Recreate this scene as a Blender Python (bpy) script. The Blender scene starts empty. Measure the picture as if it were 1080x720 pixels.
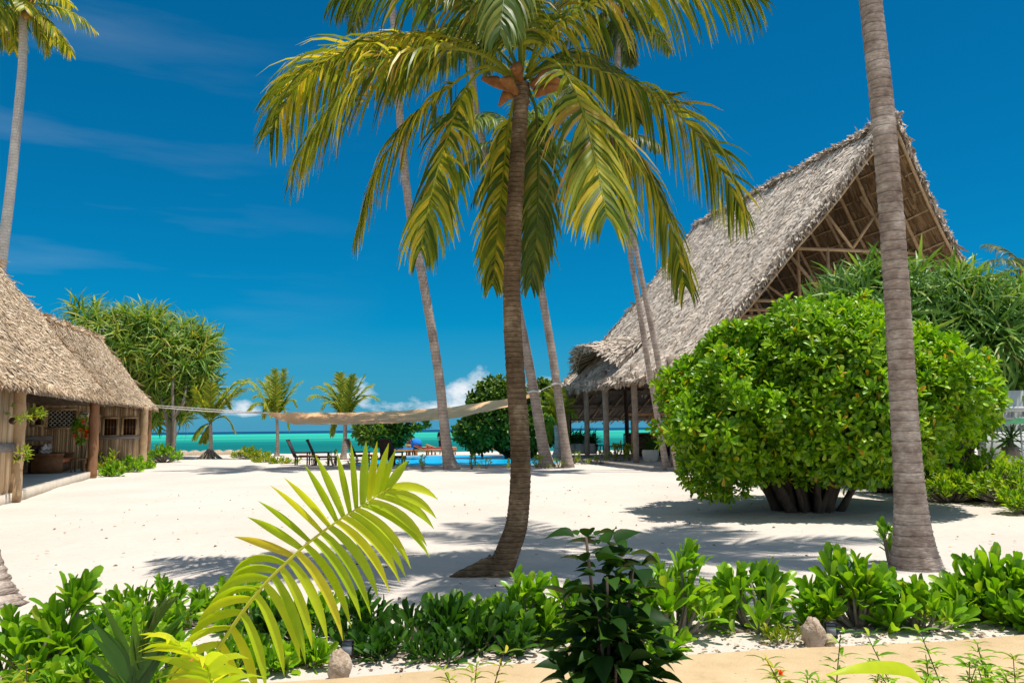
import bpy, math, random
import numpy as np
from mathutils import Vector, Matrix
rng = np.random.default_rng(7); random.seed(7)
R = math.radians; PI = math.pi
scene = bpy.context.scene
COL = scene.collection

# ------------------------------------------------------------------ camera
F = 840.0; CX, CY = 540.0, 360.0; EYE = 1.6
cam_d = bpy.data.cameras.new('camera'); cam = bpy.data.objects.new('camera', cam_d); COL.objects.link(cam)
cam_d.lens = 36 * F / 1080; cam_d.sensor_width = 36; cam_d.clip_start = 0.05; cam_d.clip_end = 60000
CM = Matrix.Rotation(R(90 + 6.25), 3, 'X') @ Matrix.Rotation(R(-0.6), 3, 'Z')
cam.matrix_world = Matrix.Translation((0, 0, EYE)) @ CM.to_4x4()
scene.camera = cam
CMn = np.array(CM)
def at(px, py, D):
    r = CMn @ np.array([(px - CX) / F, (CY - py) / F, -1.0])
    k = D / r[1]
    return np.array([r[0] * k, D, EYE + r[2] * k])
def ground(px, py, z=0.0):
    r = CMn @ np.array([(px - CX) / F, (CY - py) / F, -1.0])
    k = (z - EYE) / r[2]
    return np.array([r[0] * k, r[1] * k, z])
def V(*a): return np.array(a, float)
def norm(v):
    v = np.asarray(v, float); n = np.linalg.norm(v, axis=-1, keepdims=True)
    return v / np.maximum(n, 1e-9)

# ------------------------------------------------------------------ mesh builder
class MB:
    def __init__(s): s.v = []; s.f = {}; s.n = 0
    def add(s, verts, faces):
        verts = np.asarray(verts, float).reshape(-1, 3)
        for f in (faces if isinstance(faces, list) and len(faces) and hasattr(faces[0], '__len__') and len(set(len(x) for x in faces)) > 1 else [faces]):
            fa = np.asarray(f, int)
            if fa.ndim == 1: fa = fa.reshape(1, -1)
            s.f.setdefault(fa.shape[1], []).append(fa + s.n)
        s.v.append(verts); s.n += len(verts)
    def box(s, c, size, rot=None, ax=None):
        x, y, z = [d / 2 for d in size]
        v = np.array([[i * x, j * y, k * z] for k in (-1, 1) for j in (-1, 1) for i in (-1, 1)])
        if ax is not None: v = v @ np.array(ax)            # rows = axes
        if rot is not None:
            c_, s_ = math.cos(rot), math.sin(rot)
            v = np.stack([v[:, 0] * c_ - v[:, 1] * s_, v[:, 0] * s_ + v[:, 1] * c_, v[:, 2]], 1)
        s.add(v + np.asarray(c), [[0, 2, 3, 1], [4, 5, 7, 6], [0, 1, 5, 4], [2, 6, 7, 3], [0, 4, 6, 2], [1, 3, 7, 5]])
        return s
    def tube(s, pts, rad, n=8, cap=True, wob=0.0):
        pts = np.asarray(pts, float); m = len(pts)
        rad = np.broadcast_to(np.asarray(rad, float), (m,))
        T = norm(np.gradient(pts, axis=0))
        ref = V(0, 0, 1) if abs(T[0][2]) < .9 else V(0, 1, 0)
        ring = []
        u = norm(np.cross(T[0], ref))
        ang = np.linspace(0, 2 * PI, n, endpoint=False)
        for i in range(m):
            u = norm(u - T[i] * np.dot(u, T[i])); w = np.cross(T[i], u)
            wi = wob[i] if hasattr(wob, '__len__') else wob
            rr = rad[i] * (1 + (rng.uniform(-wi, wi, n) if wi else 0))
            ring.append(pts[i] + (np.cos(ang) * rr)[:, None] * u + (np.sin(ang) * rr)[:, None] * w)
        v = np.concatenate(ring)
        i, j = np.meshgrid(np.arange(m - 1), np.arange(n), indexing='ij'); i = i.ravel(); j = j.ravel(); j2 = (j + 1) % n
        q = np.stack([i * n + j, i * n + j2, (i + 1) * n + j2, (i + 1) * n + j], 1)
        s.add(v, q)
        if cap:
            k = s.n - len(v)
            s.f.setdefault(n, []).append(np.array([[k + a for a in range(n)][::-1]]))
            s.f[n].append(np.array([[k + (m - 1) * n + a for a in range(n)]]))
        return s
    def grid(s, P):
        a, b = P.shape[:2]
        i, j = np.meshgrid(np.arange(a - 1), np.arange(b - 1), indexing='ij'); i = i.ravel(); j = j.ravel()
        s.add(P.reshape(-1, 3), np.stack([i * b + j, i * b + j + 1, (i + 1) * b + j + 1, (i + 1) * b + j], 1)); return s
    def ball(s, c, r, nu=8, nv=6, nz=0.0):
        r = np.broadcast_to(np.asarray(r, float), (3,))
        pts = []
        for j in range(nv + 1):
            th = PI * j / nv
            for i in range(nu):
                ph = 2 * PI * i / nu
                k = 1 + (rng.uniform(-nz, nz) if nz and 0 < j < nv else 0)
                pts.append([r[0] * k * math.sin(th) * math.cos(ph), r[1] * k * math.sin(th) * math.sin(ph), -r[2] * k * math.cos(th)])
        q = [[j * nu + i, j * nu + (i + 1) % nu, (j + 1) * nu + (i + 1) % nu, (j + 1) * nu + i] for j in range(nv) for i in range(nu)]
        s.add(np.array(pts) + np.asarray(c), np.array(q)); return s
    def inst(s, tv, tf, P, A, scale):
        """template verts (k,3), faces (m,4); P (n,3); A (n,3,3) rows = local axes; scale (n,) or (n,3)"""
        n = len(P); k = len(tv)
        sc = np.asarray(scale, float); sc = sc[:, None] if sc.ndim == 1 else sc
        lv = tv[None] * (sc[:, None, :])
        v = np.einsum('nki,nij->nkj', lv, A) + P[:, None]
        f = (tf[None] + (np.arange(n) * k)[:, None, None]).reshape(-1, tf.shape[1])
        s.add(v.reshape(-1, 3), f); return s
    def build(s, name, m=None, parent=None, smooth=False):
        me = bpy.data.meshes.new(name)
        v = np.concatenate(s.v).astype(np.float32)
        o = bpy.data.objects.new(name, me); COL.objects.link(o)
        if parent is not None:
            o.parent = parent
            v = v - np.array(parent['_loc'], np.float32)
        me.vertices.add(len(v)); me.vertices.foreach_set('co', v.ravel())
        li = []; ls = []; off = 0
        for k, fl in s.f.items():
            fa = np.concatenate(fl); li.append(fa.ravel()); ls.append(off + np.arange(len(fa)) * k); off += fa.size
        li = np.concatenate(li).astype(np.int32); ls = np.concatenate(ls).astype(np.int32)
        me.loops.add(len(li)); me.loops.foreach_set('vertex_index', li)
        me.polygons.add(len(ls)); me.polygons.foreach_set('loop_start', ls)
        me.update(calc_edges=True); me.validate()
        if smooth: me.polygons.foreach_set('use_smooth', np.ones(len(me.polygons), bool))
        if m is not None: me.materials.append(m)
        o['_loc'] = list(parent['_loc']) if parent is not None else [0, 0, 0]
        return o
def tag(o, label, cat, group=None):
    o['label'] = label; o['category'] = cat
    if group: o['group'] = group
    return o
def empty(name, loc, label, cat, group=None):
    o = bpy.data.objects.new(name, None); COL.objects.link(o); o.location = [float(x) for x in loc]
    o['_loc'] = [float(x) for x in loc]; o.empty_display_size = .2
    return tag(o, label, cat, group)
def structure(o): o['kind'] = 'structure'; return o
def stuff(o): o['kind'] = 'stuff'; return o
def copy_tree(o, parent=None):
    c = o.copy(); COL.objects.link(c)
    if parent is not None: c.parent = parent
    for ch in list(o.children): copy_tree(ch, c)
    return c

# ------------------------------------------------------------------ materials
def nodes(name):
    m = bpy.data.materials.new(name); m.use_nodes = True
    nt = m.node_tree; nt.nodes.clear(); out = nt.nodes.new('ShaderNodeOutputMaterial')
    return m, nt, out
def N(nt, t, **kw):
    n = nt.nodes.new(t)
    for k, v in kw.items():
        if k.startswith('i_'): n.inputs[k[2:].replace('_', ' ')].default_value = v
        else: setattr(n, k, v)
    return n
def ramp(nt, stops):
    r = nt.nodes.new('ShaderNodeValToRGB'); e = r.color_ramp.elements
    while len(e) < len(stops): e.new(.5)
    for i, (p, c) in enumerate(stops): e[i].position = p; e[i].color = (*c, 1)
    return r
def principled(nt, rough=.7, spec=.3):
    p = nt.nodes.new('ShaderNodeBsdfPrincipled'); p.inputs['Roughness'].default_value = rough
    p.inputs['Specular IOR Level'].default_value = spec; return p
def mat_noise(name, stops, scale=5, rough=.8, spec=.2, bump=0.0, bscale=None, stretch=(1, 1, 1), detail=6, coords='Object'):
    m, nt, out = nodes(name); L = nt.links
    tc = N(nt, 'ShaderNodeTexCoord'); mp = N(nt, 'ShaderNodeMapping'); mp.inputs['Scale'].default_value = stretch
    L.new(tc.outputs[coords], mp.inputs[0])
    nz = N(nt, 'ShaderNodeTexNoise', i_Scale=scale, i_Detail=detail, i_Roughness=.65); L.new(mp.outputs[0], nz.inputs['Vector'])
    rp = ramp(nt, stops); L.new(nz.outputs[0], rp.inputs[0]); p = principled(nt, rough, spec)
    L.new(rp.outputs[0], p.inputs['Base Color'])
    if bump:
        n2 = N(nt, 'ShaderNodeTexNoise', i_Scale=bscale or scale * 3, i_Detail=5.0); L.new(mp.outputs[0], n2.inputs['Vector'])
        b = N(nt, 'ShaderNodeBump', i_Strength=min(1, bump), i_Distance=.02 * max(1, bump)); L.new(n2.outputs[0], b.inputs['Height']); L.new(b.outputs[0], p.inputs['Normal'])
    L.new(p.outputs[0], out.inputs[0]); return m
def mat_leaf(name, stops, trans=.35, rough=.45, tcol=None, spec=.35, nscale=0):
    m, nt, out = nodes(name); L = nt.links
    g = N(nt, 'ShaderNodeNewGeometry'); rp = ramp(nt, stops)
    src = g.outputs['Random Per Island']
    L.new(src, rp.inputs[0]); col = rp.outputs[0]
    # faint blotches along each blade
    tc = N(nt, 'ShaderNodeTexCoord'); nz = N(nt, 'ShaderNodeTexNoise', i_Scale=nscale or 9.0, i_Detail=3.0); L.new(tc.outputs['Object'], nz.inputs['Vector'])
    mr = N(nt, 'ShaderNodeMapRange'); mr.inputs['To Min'].default_value = .78; mr.inputs['To Max'].default_value = 1.22; L.new(nz.outputs[0], mr.inputs[0])
    hs = N(nt, 'ShaderNodeHueSaturation'); L.new(col, hs.inputs['Color']); L.new(mr.outputs[0], hs.inputs['Value'])
    p = principled(nt, rough, spec); L.new(hs.outputs[0], p.inputs['Base Color'])
    t = N(nt, 'ShaderNodeBsdfTranslucent')
    mx = N(nt, 'ShaderNodeMix', data_type='RGBA', blend_type='MULTIPLY'); mx.inputs['Factor'].default_value = 1
    L.new(hs.outputs[0], mx.inputs[6]); mx.inputs[7].default_value = (*(tcol or (1.5, 1.35, .5)), 1)
    L.new(mx.outputs[2], t.inputs[0])
    ms = N(nt, 'ShaderNodeMixShader'); ms.inputs[0].default_value = trans
    L.new(p.outputs[0], ms.inputs[1]); L.new(t.outputs[0], ms.inputs[2]); L.new(ms.outputs[0], out.inputs[0]); return m
def mat_island(name, stops, rough=.85, spec=.1, bump=0):
    m, nt, out = nodes(name); L = nt.links
    g = N(nt, 'ShaderNodeNewGeometry'); rp = ramp(nt, stops); L.new(g.outputs['Random Per Island'], rp.inputs[0])
    tc = N(nt, 'ShaderNodeTexCoord'); nz = N(nt, 'ShaderNodeTexNoise', i_Scale=1.3, i_Detail=5.0); L.new(tc.outputs['Object'], nz.inputs['Vector'])
    mr = N(nt, 'ShaderNodeMapRange'); mr.inputs['To Min'].default_value = .62; mr.inputs['To Max'].default_value = 1.38; L.new(nz.outputs[0], mr.inputs[0])
    hs = N(nt, 'ShaderNodeHueSaturation'); L.new(rp.outputs[0], hs.inputs['Color']); L.new(mr.outputs[0], hs.inputs['Value'])
    p = principled(nt, rough, spec); L.new(hs.outputs[0], p.inputs['Base Color']); L.new(p.outputs[0], out.inputs[0]); return m
def mat_trunk(name, c1, c2, c3, ring=22.0, mortar=.35):
    m, nt, out = nodes(name); L = nt.links
    tc = N(nt, 'ShaderNodeTexCoord')
    wv = N(nt, 'ShaderNodeTexWave', wave_type='BANDS', bands_direction='Z', wave_profile='SAW'); wv.inputs['Scale'].default_value = ring / 6.283; wv.inputs['Distortion'].default_value = 1.6; wv.inputs['Detail'].default_value = 3; wv.inputs['Detail Scale'].default_value = 1.4
    L.new(tc.outputs['Object'], wv.inputs['Vector'])
    nz = N(nt, 'ShaderNodeTexNoise', i_Scale=3.0, i_Detail=8.0, i_Roughness=.7); L.new(tc.outputs['Object'], nz.inputs['Vector'])
    mp = N(nt, 'ShaderNodeMapping'); mp.inputs['Scale'].default_value = (14, 14, 60); L.new(tc.outputs['Object'], mp.inputs[0])
    n2 = N(nt, 'ShaderNodeTexNoise', i_Scale=1.0, i_Detail=4.0); L.new(mp.outputs[0], n2.inputs['Vector'])
    rp = ramp(nt, [(.3, c1), (.52, c2), (.72, c3)]); L.new(nz.outputs[0], rp.inputs[0])
    r2 = ramp(nt, [(0, (mortar,) * 3), (.16, (.9,) * 3), (.8, (1.05,) * 3), (1, (1.1,) * 3)]); L.new(wv.outputs[0], r2.inputs[0])
    r3 = ramp(nt, [(.3, (.7,) * 3), (.52, (1.0,) * 3), (.75, (1.35,) * 3)]); L.new(n2.outputs[0], r3.inputs[0])
    mx = N(nt, 'ShaderNodeMix', data_type='RGBA', blend_type='MULTIPLY'); mx.inputs['Factor'].default_value = 1
    L.new(rp.outputs[0], mx.inputs[6]); L.new(r2.outputs[0], mx.inputs[7])
    m2 = N(nt, 'ShaderNodeMix', data_type='RGBA', blend_type='MULTIPLY'); m2.inputs['Factor'].default_value = 1
    L.new(mx.outputs[2], m2.inputs[6]); L.new(r3.outputs[0], m2.inputs[7])
    p = principled(nt, .9, .1); L.new(m2.outputs[2], p.inputs['Base Color'])
    ad = N(nt, 'ShaderNodeMath', operation='ADD'); L.new(wv.outputs[0], ad.inputs[0]); L.new(n2.outputs[0], ad.inputs[1])
    b = N(nt, 'ShaderNodeBump', i_Strength=.8, i_Distance=.02); L.new(ad.outputs[0], b.inputs['Height']); L.new(b.outputs[0], p.inputs['Normal'])
    L.new(p.outputs[0], out.inputs[0]); return m
def mat_planks(name, c1, c2, c3, direction='along'):
    # bamboo / mangrove pole cladding : each stick is an island
    return mat_island(name, [(0, c1), (.5, c2), (1, c3)], .85, .12)

M = {}
M['sand'] = None
M['leaf_palm'] = mat_leaf('palm leaflets', [(0, (.05, .10, .012)), (.32, (.15, .22, .018)), (.62, (.40, .42, .03)), (.90, (.68, .56, .06)), (1, (.34, .19, .06))], .48, .42)
M['leaf_palm_far'] = mat_leaf('far palm leaflets', [(0, (.05, .10, .016)), (.5, (.11, .18, .022)), (.85, (.23, .26, .03)), (1, (.36, .30, .06))], .42, .45)
M['leaf_palm_top'] = mat_leaf('high palm leaflets', [(0, (.04, .075, .022)), (.6, (.09, .13, .035)), (.9, (.2, .2, .06)), (1, (.30, .2, .08))], .35, .45)
M['leaf_young'] = mat_leaf('young palm leaflets', [(0, (.13, .21, .024)), (.5, (.25, .34, .03)), (1, (.45, .42, .05))], .45, .45)
M['leaf_lime'] = mat_leaf('lime frond', [(0, (.34, .50, .012)), (.55, (.48, .62, .018)), (.93, (.66, .68, .03)), (1, (.66, .52, .05))], .5, .4, tcol=(1.25, 1.2, .4), nscale=14)
M['leaf_bush'] = mat_leaf('glossy bush leaves', [(0, (.06, .16, .008)), (.4, (.16, .34, .010)), (.8, (.33, .52, .014)), (.975, (.32, .42, .02)), (.99, (.62, .38, .02)), (1, (.6, .3, .03))], .34, .36, spec=.4, tcol=(1.4, 1.5, .3))
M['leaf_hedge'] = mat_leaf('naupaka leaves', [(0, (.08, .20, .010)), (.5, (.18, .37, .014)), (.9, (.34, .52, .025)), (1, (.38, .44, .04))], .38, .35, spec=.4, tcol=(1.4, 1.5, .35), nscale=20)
M['leaf_bank'] = mat_leaf('bank leaves', [(0, (.12, .26, .012)), (.5, (.24, .42, .016)), (.95, (.44, .55, .03)), (1, (.55, .45, .04))], .4, .4, tcol=(1.4, 1.4, .35), nscale=16)
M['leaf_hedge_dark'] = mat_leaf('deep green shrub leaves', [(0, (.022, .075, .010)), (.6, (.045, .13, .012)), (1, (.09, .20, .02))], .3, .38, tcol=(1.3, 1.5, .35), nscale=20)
M['leaf_shaded'] = mat_leaf('shaded broad leaves', [(0, (.010, .036, .005)), (.7, (.018, .058, .007)), (1, (.045, .11, .012))], .22, .5, spec=.12, nscale=20)  # shade over the foreground plant is put into this dark green
M['leaf_tree'] = mat_leaf('beach almond leaves', [(0, (.04, .095, .010)), (.6, (.08, .17, .012)), (1, (.18, .28, .02))], .3, .42)
M['leaf_pand'] = mat_leaf('pandanus straps', [(0, (.07, .17, .02)), (.5, (.17, .31, .035)), (.88, (.36, .42, .05)), (1, (.42, .36, .08))], .35, .42)
M['leaf_pand2'] = mat_leaf('blue green pandanus straps', [(0, (.06, .16, .025)), (.6, (.14, .29, .05)), (.92, (.28, .42, .08)), (1, (.36, .34, .1))], .3, .42)
M['leaf_weed'] = mat_leaf('yellow green beach weeds', [(0, (.12, .22, .015)), (.6, (.26, .36, .02)), (1, (.5, .45, .03))], .35, .5)
M['flower_red'] = mat_island('red flowers', [(0, (.7, .06, .02)), (1, (.85, .18, .04))])
M['trunk_main'] = mat_trunk('ringed brown palm bark', (.085, .055, .032), (.19, .13, .08), (.42, .32, .21), 34, .22)
M['trunk_grey'] = mat_trunk('grey palm bark', (.20, .14, .11), (.44, .35, .29), (.74, .64, .56), 17, .5)
M['trunk_far'] = mat_trunk('pale palm bark', (.26, .20, .165), (.42, .34, .285), (.56, .48, .41), 14, .6)
M['trunk_white'] = mat_trunk('whitish palm bark', (.42, .38, .33), (.52, .47, .42), (.62, .57, .5), 14, .65)
M['bark'] = mat_noise('shrub bark', [(.3, (.045, .032, .024)), (.7, (.14, .10, .075))], 9, bump=.6, stretch=(1, 1, .3))
M['bark_pale'] = mat_noise('pale bark', [(.3, (.16, .13, .1)), (.7, (.34, .29, .24))], 9, bump=.5, stretch=(1, 1, .3))
M['stem_lime'] = mat_noise('yellow midrib', [(.3, (.42, .46, .03)), (.7, (.6, .55, .06))], 8, rough=.45)
M['petiole'] = mat_noise('frond midrib', [(.3, (.30, .27, .05)), (.7, (.5, .42, .1))], 6, rough=.5)
M['sheath'] = mat_noise('orange leaf sheath', [(.3, (.16, .06, .025)), (.7, (.42, .19, .06))], 8, rough=.8, stretch=(1, 1, .3))
M['coconut'] = mat_noise('coconut husk', [(.3, (.25, .10, .02)), (.7, (.45, .28, .05))], 6, rough=.6)
M['thatch_hut'] = mat_island('tan palm thatch', [(0, (.14, .09, .055)), (.14, (.40, .28, .17)), (.5, (.60, .45, .30)), (.9, (.74, .58, .41)), (1, (.80, .68, .52))])
M['thatch_hall'] = mat_island('weathered grey thatch', [(0, (.20, .145, .11)), (.2, (.45, .365, .29)), (.6, (.64, .54, .44)), (1, (.78, .68, .57))])
M['thatch_base'] = mat_noise('thatch bed', [(.3, (.12, .09, .065)), (.7, (.28, .22, .17))], 6, bump=.8)
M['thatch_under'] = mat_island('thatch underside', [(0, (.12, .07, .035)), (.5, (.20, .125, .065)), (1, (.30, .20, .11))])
M['pole_tan'] = mat_noise('peeled mangrove pole', [(.3, (.34, .22, .12)), (.7, (.52, .37, .22))], 4, stretch=(1, 1, 1))
M['pole_grey'] = mat_noise('weathered pole', [(.3, (.20, .155, .12)), (.7, (.36, .29, .23))], 4)
M['pole_red'] = mat_noise('reddish log', [(.3, (.20, .095, .045)), (.7, (.36, .19, .10))], 5, bump=.6, stretch=(1, 1, .3))
M['cladding'] = mat_planks('upright stick cladding', (.36, .24, .14), (.54, .39, .24), (.66, .52, .35))
M['cladding_in'] = mat_planks('inner stick cladding', (.42, .27, .15), (.62, .44, .26), (.72, .55, .36))
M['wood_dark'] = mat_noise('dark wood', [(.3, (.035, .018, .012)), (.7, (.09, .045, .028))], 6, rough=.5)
M['wood_mid'] = mat_noise('brown wood', [(.3, (.16, .075, .035)), (.7, (.30, .15, .07))], 6, rough=.6)
M['wood_frame'] = mat_noise('pale window wood', [(.3, (.42, .28, .15)), (.7, (.56, .40, .24))], 6, rough=.7)
M['wood_orange'] = mat_noise('orange wood', [(.3, (.40, .19, .08)), (.7, (.52, .28, .13))], 6, rough=.6)
M['rattan'] = mat_noise('dark woven rattan', [(.35, (.030, .022, .022)), (.65, (.075, .055, .055))], 40, rough=.6, bump=.5)
M['dark'] = mat_noise('dark void', [(0, (.012, .011, .01)), (1, (.03, .026, .022))], 3)
M['ceramic'] = mat_noise('pale planter', [(.3, (.5, .5, .46)), (.7, (.66, .66, .6))], 5, rough=.6)
M['plinth'] = mat_noise('pale concrete', [(.3, (.50, .43, .34)), (.7, (.64, .56, .46))], 3, bump=.3)
M['coping'] = mat_noise('stone coping', [(.3, (.33, .29, .25)), (.7, (.5, .45, .39))], 3, bump=.4)
M['band'] = mat_noise('grey timber band', [(.3, (.22, .19, .18)), (.7, (.36, .32, .30))], 5, stretch=(1, 1, 4))
M['white'] = mat_noise('white plaster', [(.3, (.70, .71, .72)), (.7, (.8, .8, .8))], 2, bump=.2)
M['cushion'] = mat_noise('orange cushion', [(.3, (.55, .16, .06)), (.7, (.68, .24, .10))], 6)
M['towel_o'] = mat_noise('orange towel', [(.3, (.75, .22, .10)), (.7, (.85, .33, .17))], 6)
M['towel_b'] = mat_noise('blue towel', [(.3, (.01, .16, .62)), (.7, (.03, .28, .80))], 6)
M['towel_r'] = mat_noise('red towel', [(.3, (.30, .04, .05)), (.7, (.38, .07, .07))], 6)
M['towel_y'] = mat_noise('yellow towel', [(.3, (.7, .42, .06)), (.7, (.8, .55, .12))], 6)
M['pillow'] = mat_noise('striped pillow', [(.42, (.06, .05, .05)), (.5, (.6, .57, .55)), (.62, (.6, .57, .55))], 5, stretch=(1, 1, 3))
M['sail'] = None
M['rope'] = mat_noise('white rope', [(.3, (.6, .58, .55)), (.7, (.75, .72, .7))], 5)
M['skin'] = mat_noise('sun tanned skin', [(.3, (.36, .19, .12)), (.7, (.42, .24, .16))], 5, rough=.5)
M['cloth_dark'] = mat_noise('dark clothing', [(.3, (.02, .02, .025)), (.7, (.04, .04, .05))], 5)
M['cloth_white'] = mat_noise('white cloth', [(.3, (.7, .68, .66)), (.7, (.8, .78, .76))], 5)
M['cloth_brown'] = mat_noise('brown clothing', [(.3, (.12, .07, .06)), (.7, (.18, .11, .09))], 5)
M['rock'] = mat_noise('coral rock', [(.3, (.28, .19, .13)), (.5, (.48, .37, .27)), (.7, (.62, .52, .42))], 14, bump=1.0, bscale=30)
M['lamp_black'] = mat_noise('black lamp housing', [(.3, (.012, .012, .012)), (.7, (.03, .03, .03))], 5, rough=.4)
M['lamp_glass'] = mat_noise('grey lamp glass', [(.3, (.2, .22, .24)), (.7, (.3, .32, .34))], 5, rough=.2)
M['metal'] = mat_noise('steel rail', [(.3, (.5, .52, .55)), (.7, (.6, .62, .65))], 5, rough=.3)
M['parasol'] = mat_noise('green parasol cloth', [(.3, (.03, .12, .06)), (.7, (.06, .2, .1))], 5)

def mat_sand():
    m, nt, out = nodes('coral sand'); L = nt.links; tc = N(nt, 'ShaderNodeTexCoord')
    n1 = N(nt, 'ShaderNodeTexNoise', i_Scale=.35, i_Detail=6.0); n2 = N(nt, 'ShaderNodeTexNoise', i_Scale=7.0, i_Detail=8.0, i_Roughness=.75)
    n3 = N(nt, 'ShaderNodeTexNoise', i_Scale=60.0, i_Detail=4.0); vo = N(nt, 'ShaderNodeTexVoronoi', i_Scale=3.2)
    for n in (n1, n2, n3, vo): L.new(tc.outputs['Object'], n.inputs['Vector'])
    rp = ramp(nt, [(.3, (.56, .492, .425)), (.7, (.635, .565, .495))]); L.new(n1.outputs[0], rp.inputs[0])
    r2 = ramp(nt, [(.28, (.72, .69, .66)), (.42, (1, 1, 1)), (.9, (1.03, 1.03, 1.03))]); L.new(n2.outputs[0], r2.inputs[0])
    mx = N(nt, 'ShaderNodeMix', data_type='RGBA', blend_type='MULTIPLY'); mx.inputs['Factor'].default_value = .8
    L.new(rp.outputs[0], mx.inputs[6]); L.new(r2.outputs[0], mx.inputs[7])
    # small dark bits of leaf litter and coral
    r3 = ramp(nt, [(0, (.35, .3, .26)), (.035, (.45, .4, .35)), (.05, (1, 1, 1))]); L.new(vo.outputs['Distance'], r3.inputs[0])
    m2 = N(nt, 'ShaderNodeMix', data_type='RGBA', blend_type='MULTIPLY'); m2.inputs['Factor'].default_value = .75
    L.new(mx.outputs[2], m2.inputs[6]); L.new(r3.outputs[0], m2.inputs[7])
    p = principled(nt, .95, .05); L.new(m2.outputs[2], p.inputs['Base Color'])
    v2 = N(nt, 'ShaderNodeTexVoronoi', feature='SMOOTH_F1', i_Scale=2.6); mpv = N(nt, 'ShaderNodeMapping'); L.new(tc.outputs['Object'], mpv.inputs[0])
    nw = N(nt, 'ShaderNodeTexNoise', i_Scale=1.7, i_Detail=2.0); L.new(tc.outputs['Object'], nw.inputs['Vector']); wa = N(nt, 'ShaderNodeMix', data_type='RGBA', blend_type='ADD'); wa.inputs['Factor'].default_value = .6; L.new(mpv.outputs[0], wa.inputs[6]); L.new(nw.outputs[1], wa.inputs[7]); L.new(wa.outputs[2], v2.inputs['Vector'])
    a0 = N(nt, 'ShaderNodeMath', operation='MULTIPLY_ADD'); L.new(v2.outputs['Distance'], a0.inputs[0]); a0.inputs[1].default_value = 1.6; L.new(n2.outputs[0], a0.inputs[2])
    a = N(nt, 'ShaderNodeMath', operation='MULTIPLY_ADD'); L.new(n3.outputs[0], a.inputs[0]); a.inputs[1].default_value = .25; L.new(a0.outputs[0], a.inputs[2])
    b = N(nt, 'ShaderNodeBump', i_Strength=.55, i_Distance=.045); L.new(a.outputs[0], b.inputs['Height']); L.new(b.outputs[0], p.inputs['Normal'])
    L.new(p.outputs[0], out.inputs[0]); return m
M['sand'] = mat_sand()
def mat_sea():
    m, nt, out = nodes('lagoon water'); L = nt.links
    g = N(nt, 'ShaderNodeNewGeometry'); sp = N(nt, 'ShaderNodeSeparateXYZ'); L.new(g.outputs['Position'], sp.inputs[0])
    mp = N(nt, 'ShaderNodeMapping'); mp.inputs['Scale'].default_value = (.002, .012, 1); L.new(g.outputs['Position'], mp.inputs[0])
    nz = N(nt, 'ShaderNodeTexNoise', i_Scale=1.0, i_Detail=6.0, i_Roughness=.6); L.new(mp.outputs[0], nz.inputs['Vector'])
    iv = N(nt, 'ShaderNodeMath', operation='DIVIDE'); iv.inputs[0].default_value = 100.0; L.new(sp.outputs['Y'], iv.inputs[1])  # 100/Y : 1 at 100 m, .1 at 1 km
    a = N(nt, 'ShaderNodeMath', operation='MULTIPLY_ADD'); L.new(nz.outputs[0], a.inputs[0]); a.inputs[1].default_value = .5
    sb = N(nt, 'ShaderNodeMath', operation='SUBTRACT'); L.new(iv.outputs[0], sb.inputs[0]); sb.inputs[1].default_value = .25; L.new(sb.outputs[0], a.inputs[2])
    # keep the outer reef edge crisp : noise only scales the distance inside the lagoon
    mul = N(nt, 'ShaderNodeMath', operation='LESS_THAN'); L.new(sp.outputs['Y'], mul.inputs[0]); mul.inputs[1].default_value = 900.0
    rp = ramp(nt, [(0, (.02, .30, .24)), (.14, (.03, .42, .30)), (.24, (.02, .28, .22)), (.32, (.035, .38, .27)), (.44, (.008, .20, .17)), (.62, (.004, .13, .125)), (1, (.01, .15, .14))]); L.new(a.outputs[0], rp.inputs[0])
    mx = N(nt, 'ShaderNodeMix', data_type='RGBA'); L.new(mul.outputs[0], mx.inputs['Factor']); mx.inputs[6].default_value = (.004, .055, .13, 1); L.new(rp.outputs[0], mx.inputs[7])
    p = principled(nt, .6, .04); L.new(mx.outputs[2], p.inputs['Base Color'])
    m3 = N(nt, 'ShaderNodeMapping'); m3.inputs['Scale'].default_value = (.25, .6, 1); L.new(g.outputs['Position'], m3.inputs[0])
    n3 = N(nt, 'ShaderNodeTexNoise', i_Scale=1.0, i_Detail=5.0); L.new(m3.outputs[0], n3.inputs['Vector'])
    b = N(nt, 'ShaderNodeBump', i_Strength=.5, i_Distance=.3); L.new(n3.outputs[0], b.inputs['Height']); L.new(b.outputs[0], p.inputs['Normal'])
    L.new(p.outputs[0], out.inputs[0]); return m
M['sea'] = mat_sea()
def mat_pool():
    m, nt, out = nodes('pool water'); L = nt.links; g = N(nt, 'ShaderNodeTexCoord')
    n = N(nt, 'ShaderNodeTexNoise', i_Scale=1.2, i_Detail=3.0); L.new(g.outputs['Object'], n.inputs['Vector'])
    rp = ramp(nt, [(.35, (.0, .32, .62)), (.65, (.01, .48, .80))]); L.new(n.outputs[0], rp.inputs[0])
    p = principled(nt, .25, .06); L.new(rp.outputs[0], p.inputs['Base Color'])
    b = N(nt, 'ShaderNodeBump', i_Strength=.3, i_Distance=.05); L.new(n.outputs[0], b.inputs['Height']); L.new(b.outputs[0], p.inputs['Normal'])
    L.new(p.outputs[0], out.inputs[0]); return m
M['pool'] = mat_pool()
M['path'] = mat_noise('smooth sand coloured cement', [(.3, (.44, .31, .17)), (.42, (.56, .405, .23)), (.7, (.64, .48, .29))], 3.2, detail=12, rough=.85, bump=.3, bscale=60, spec=.1)
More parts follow.
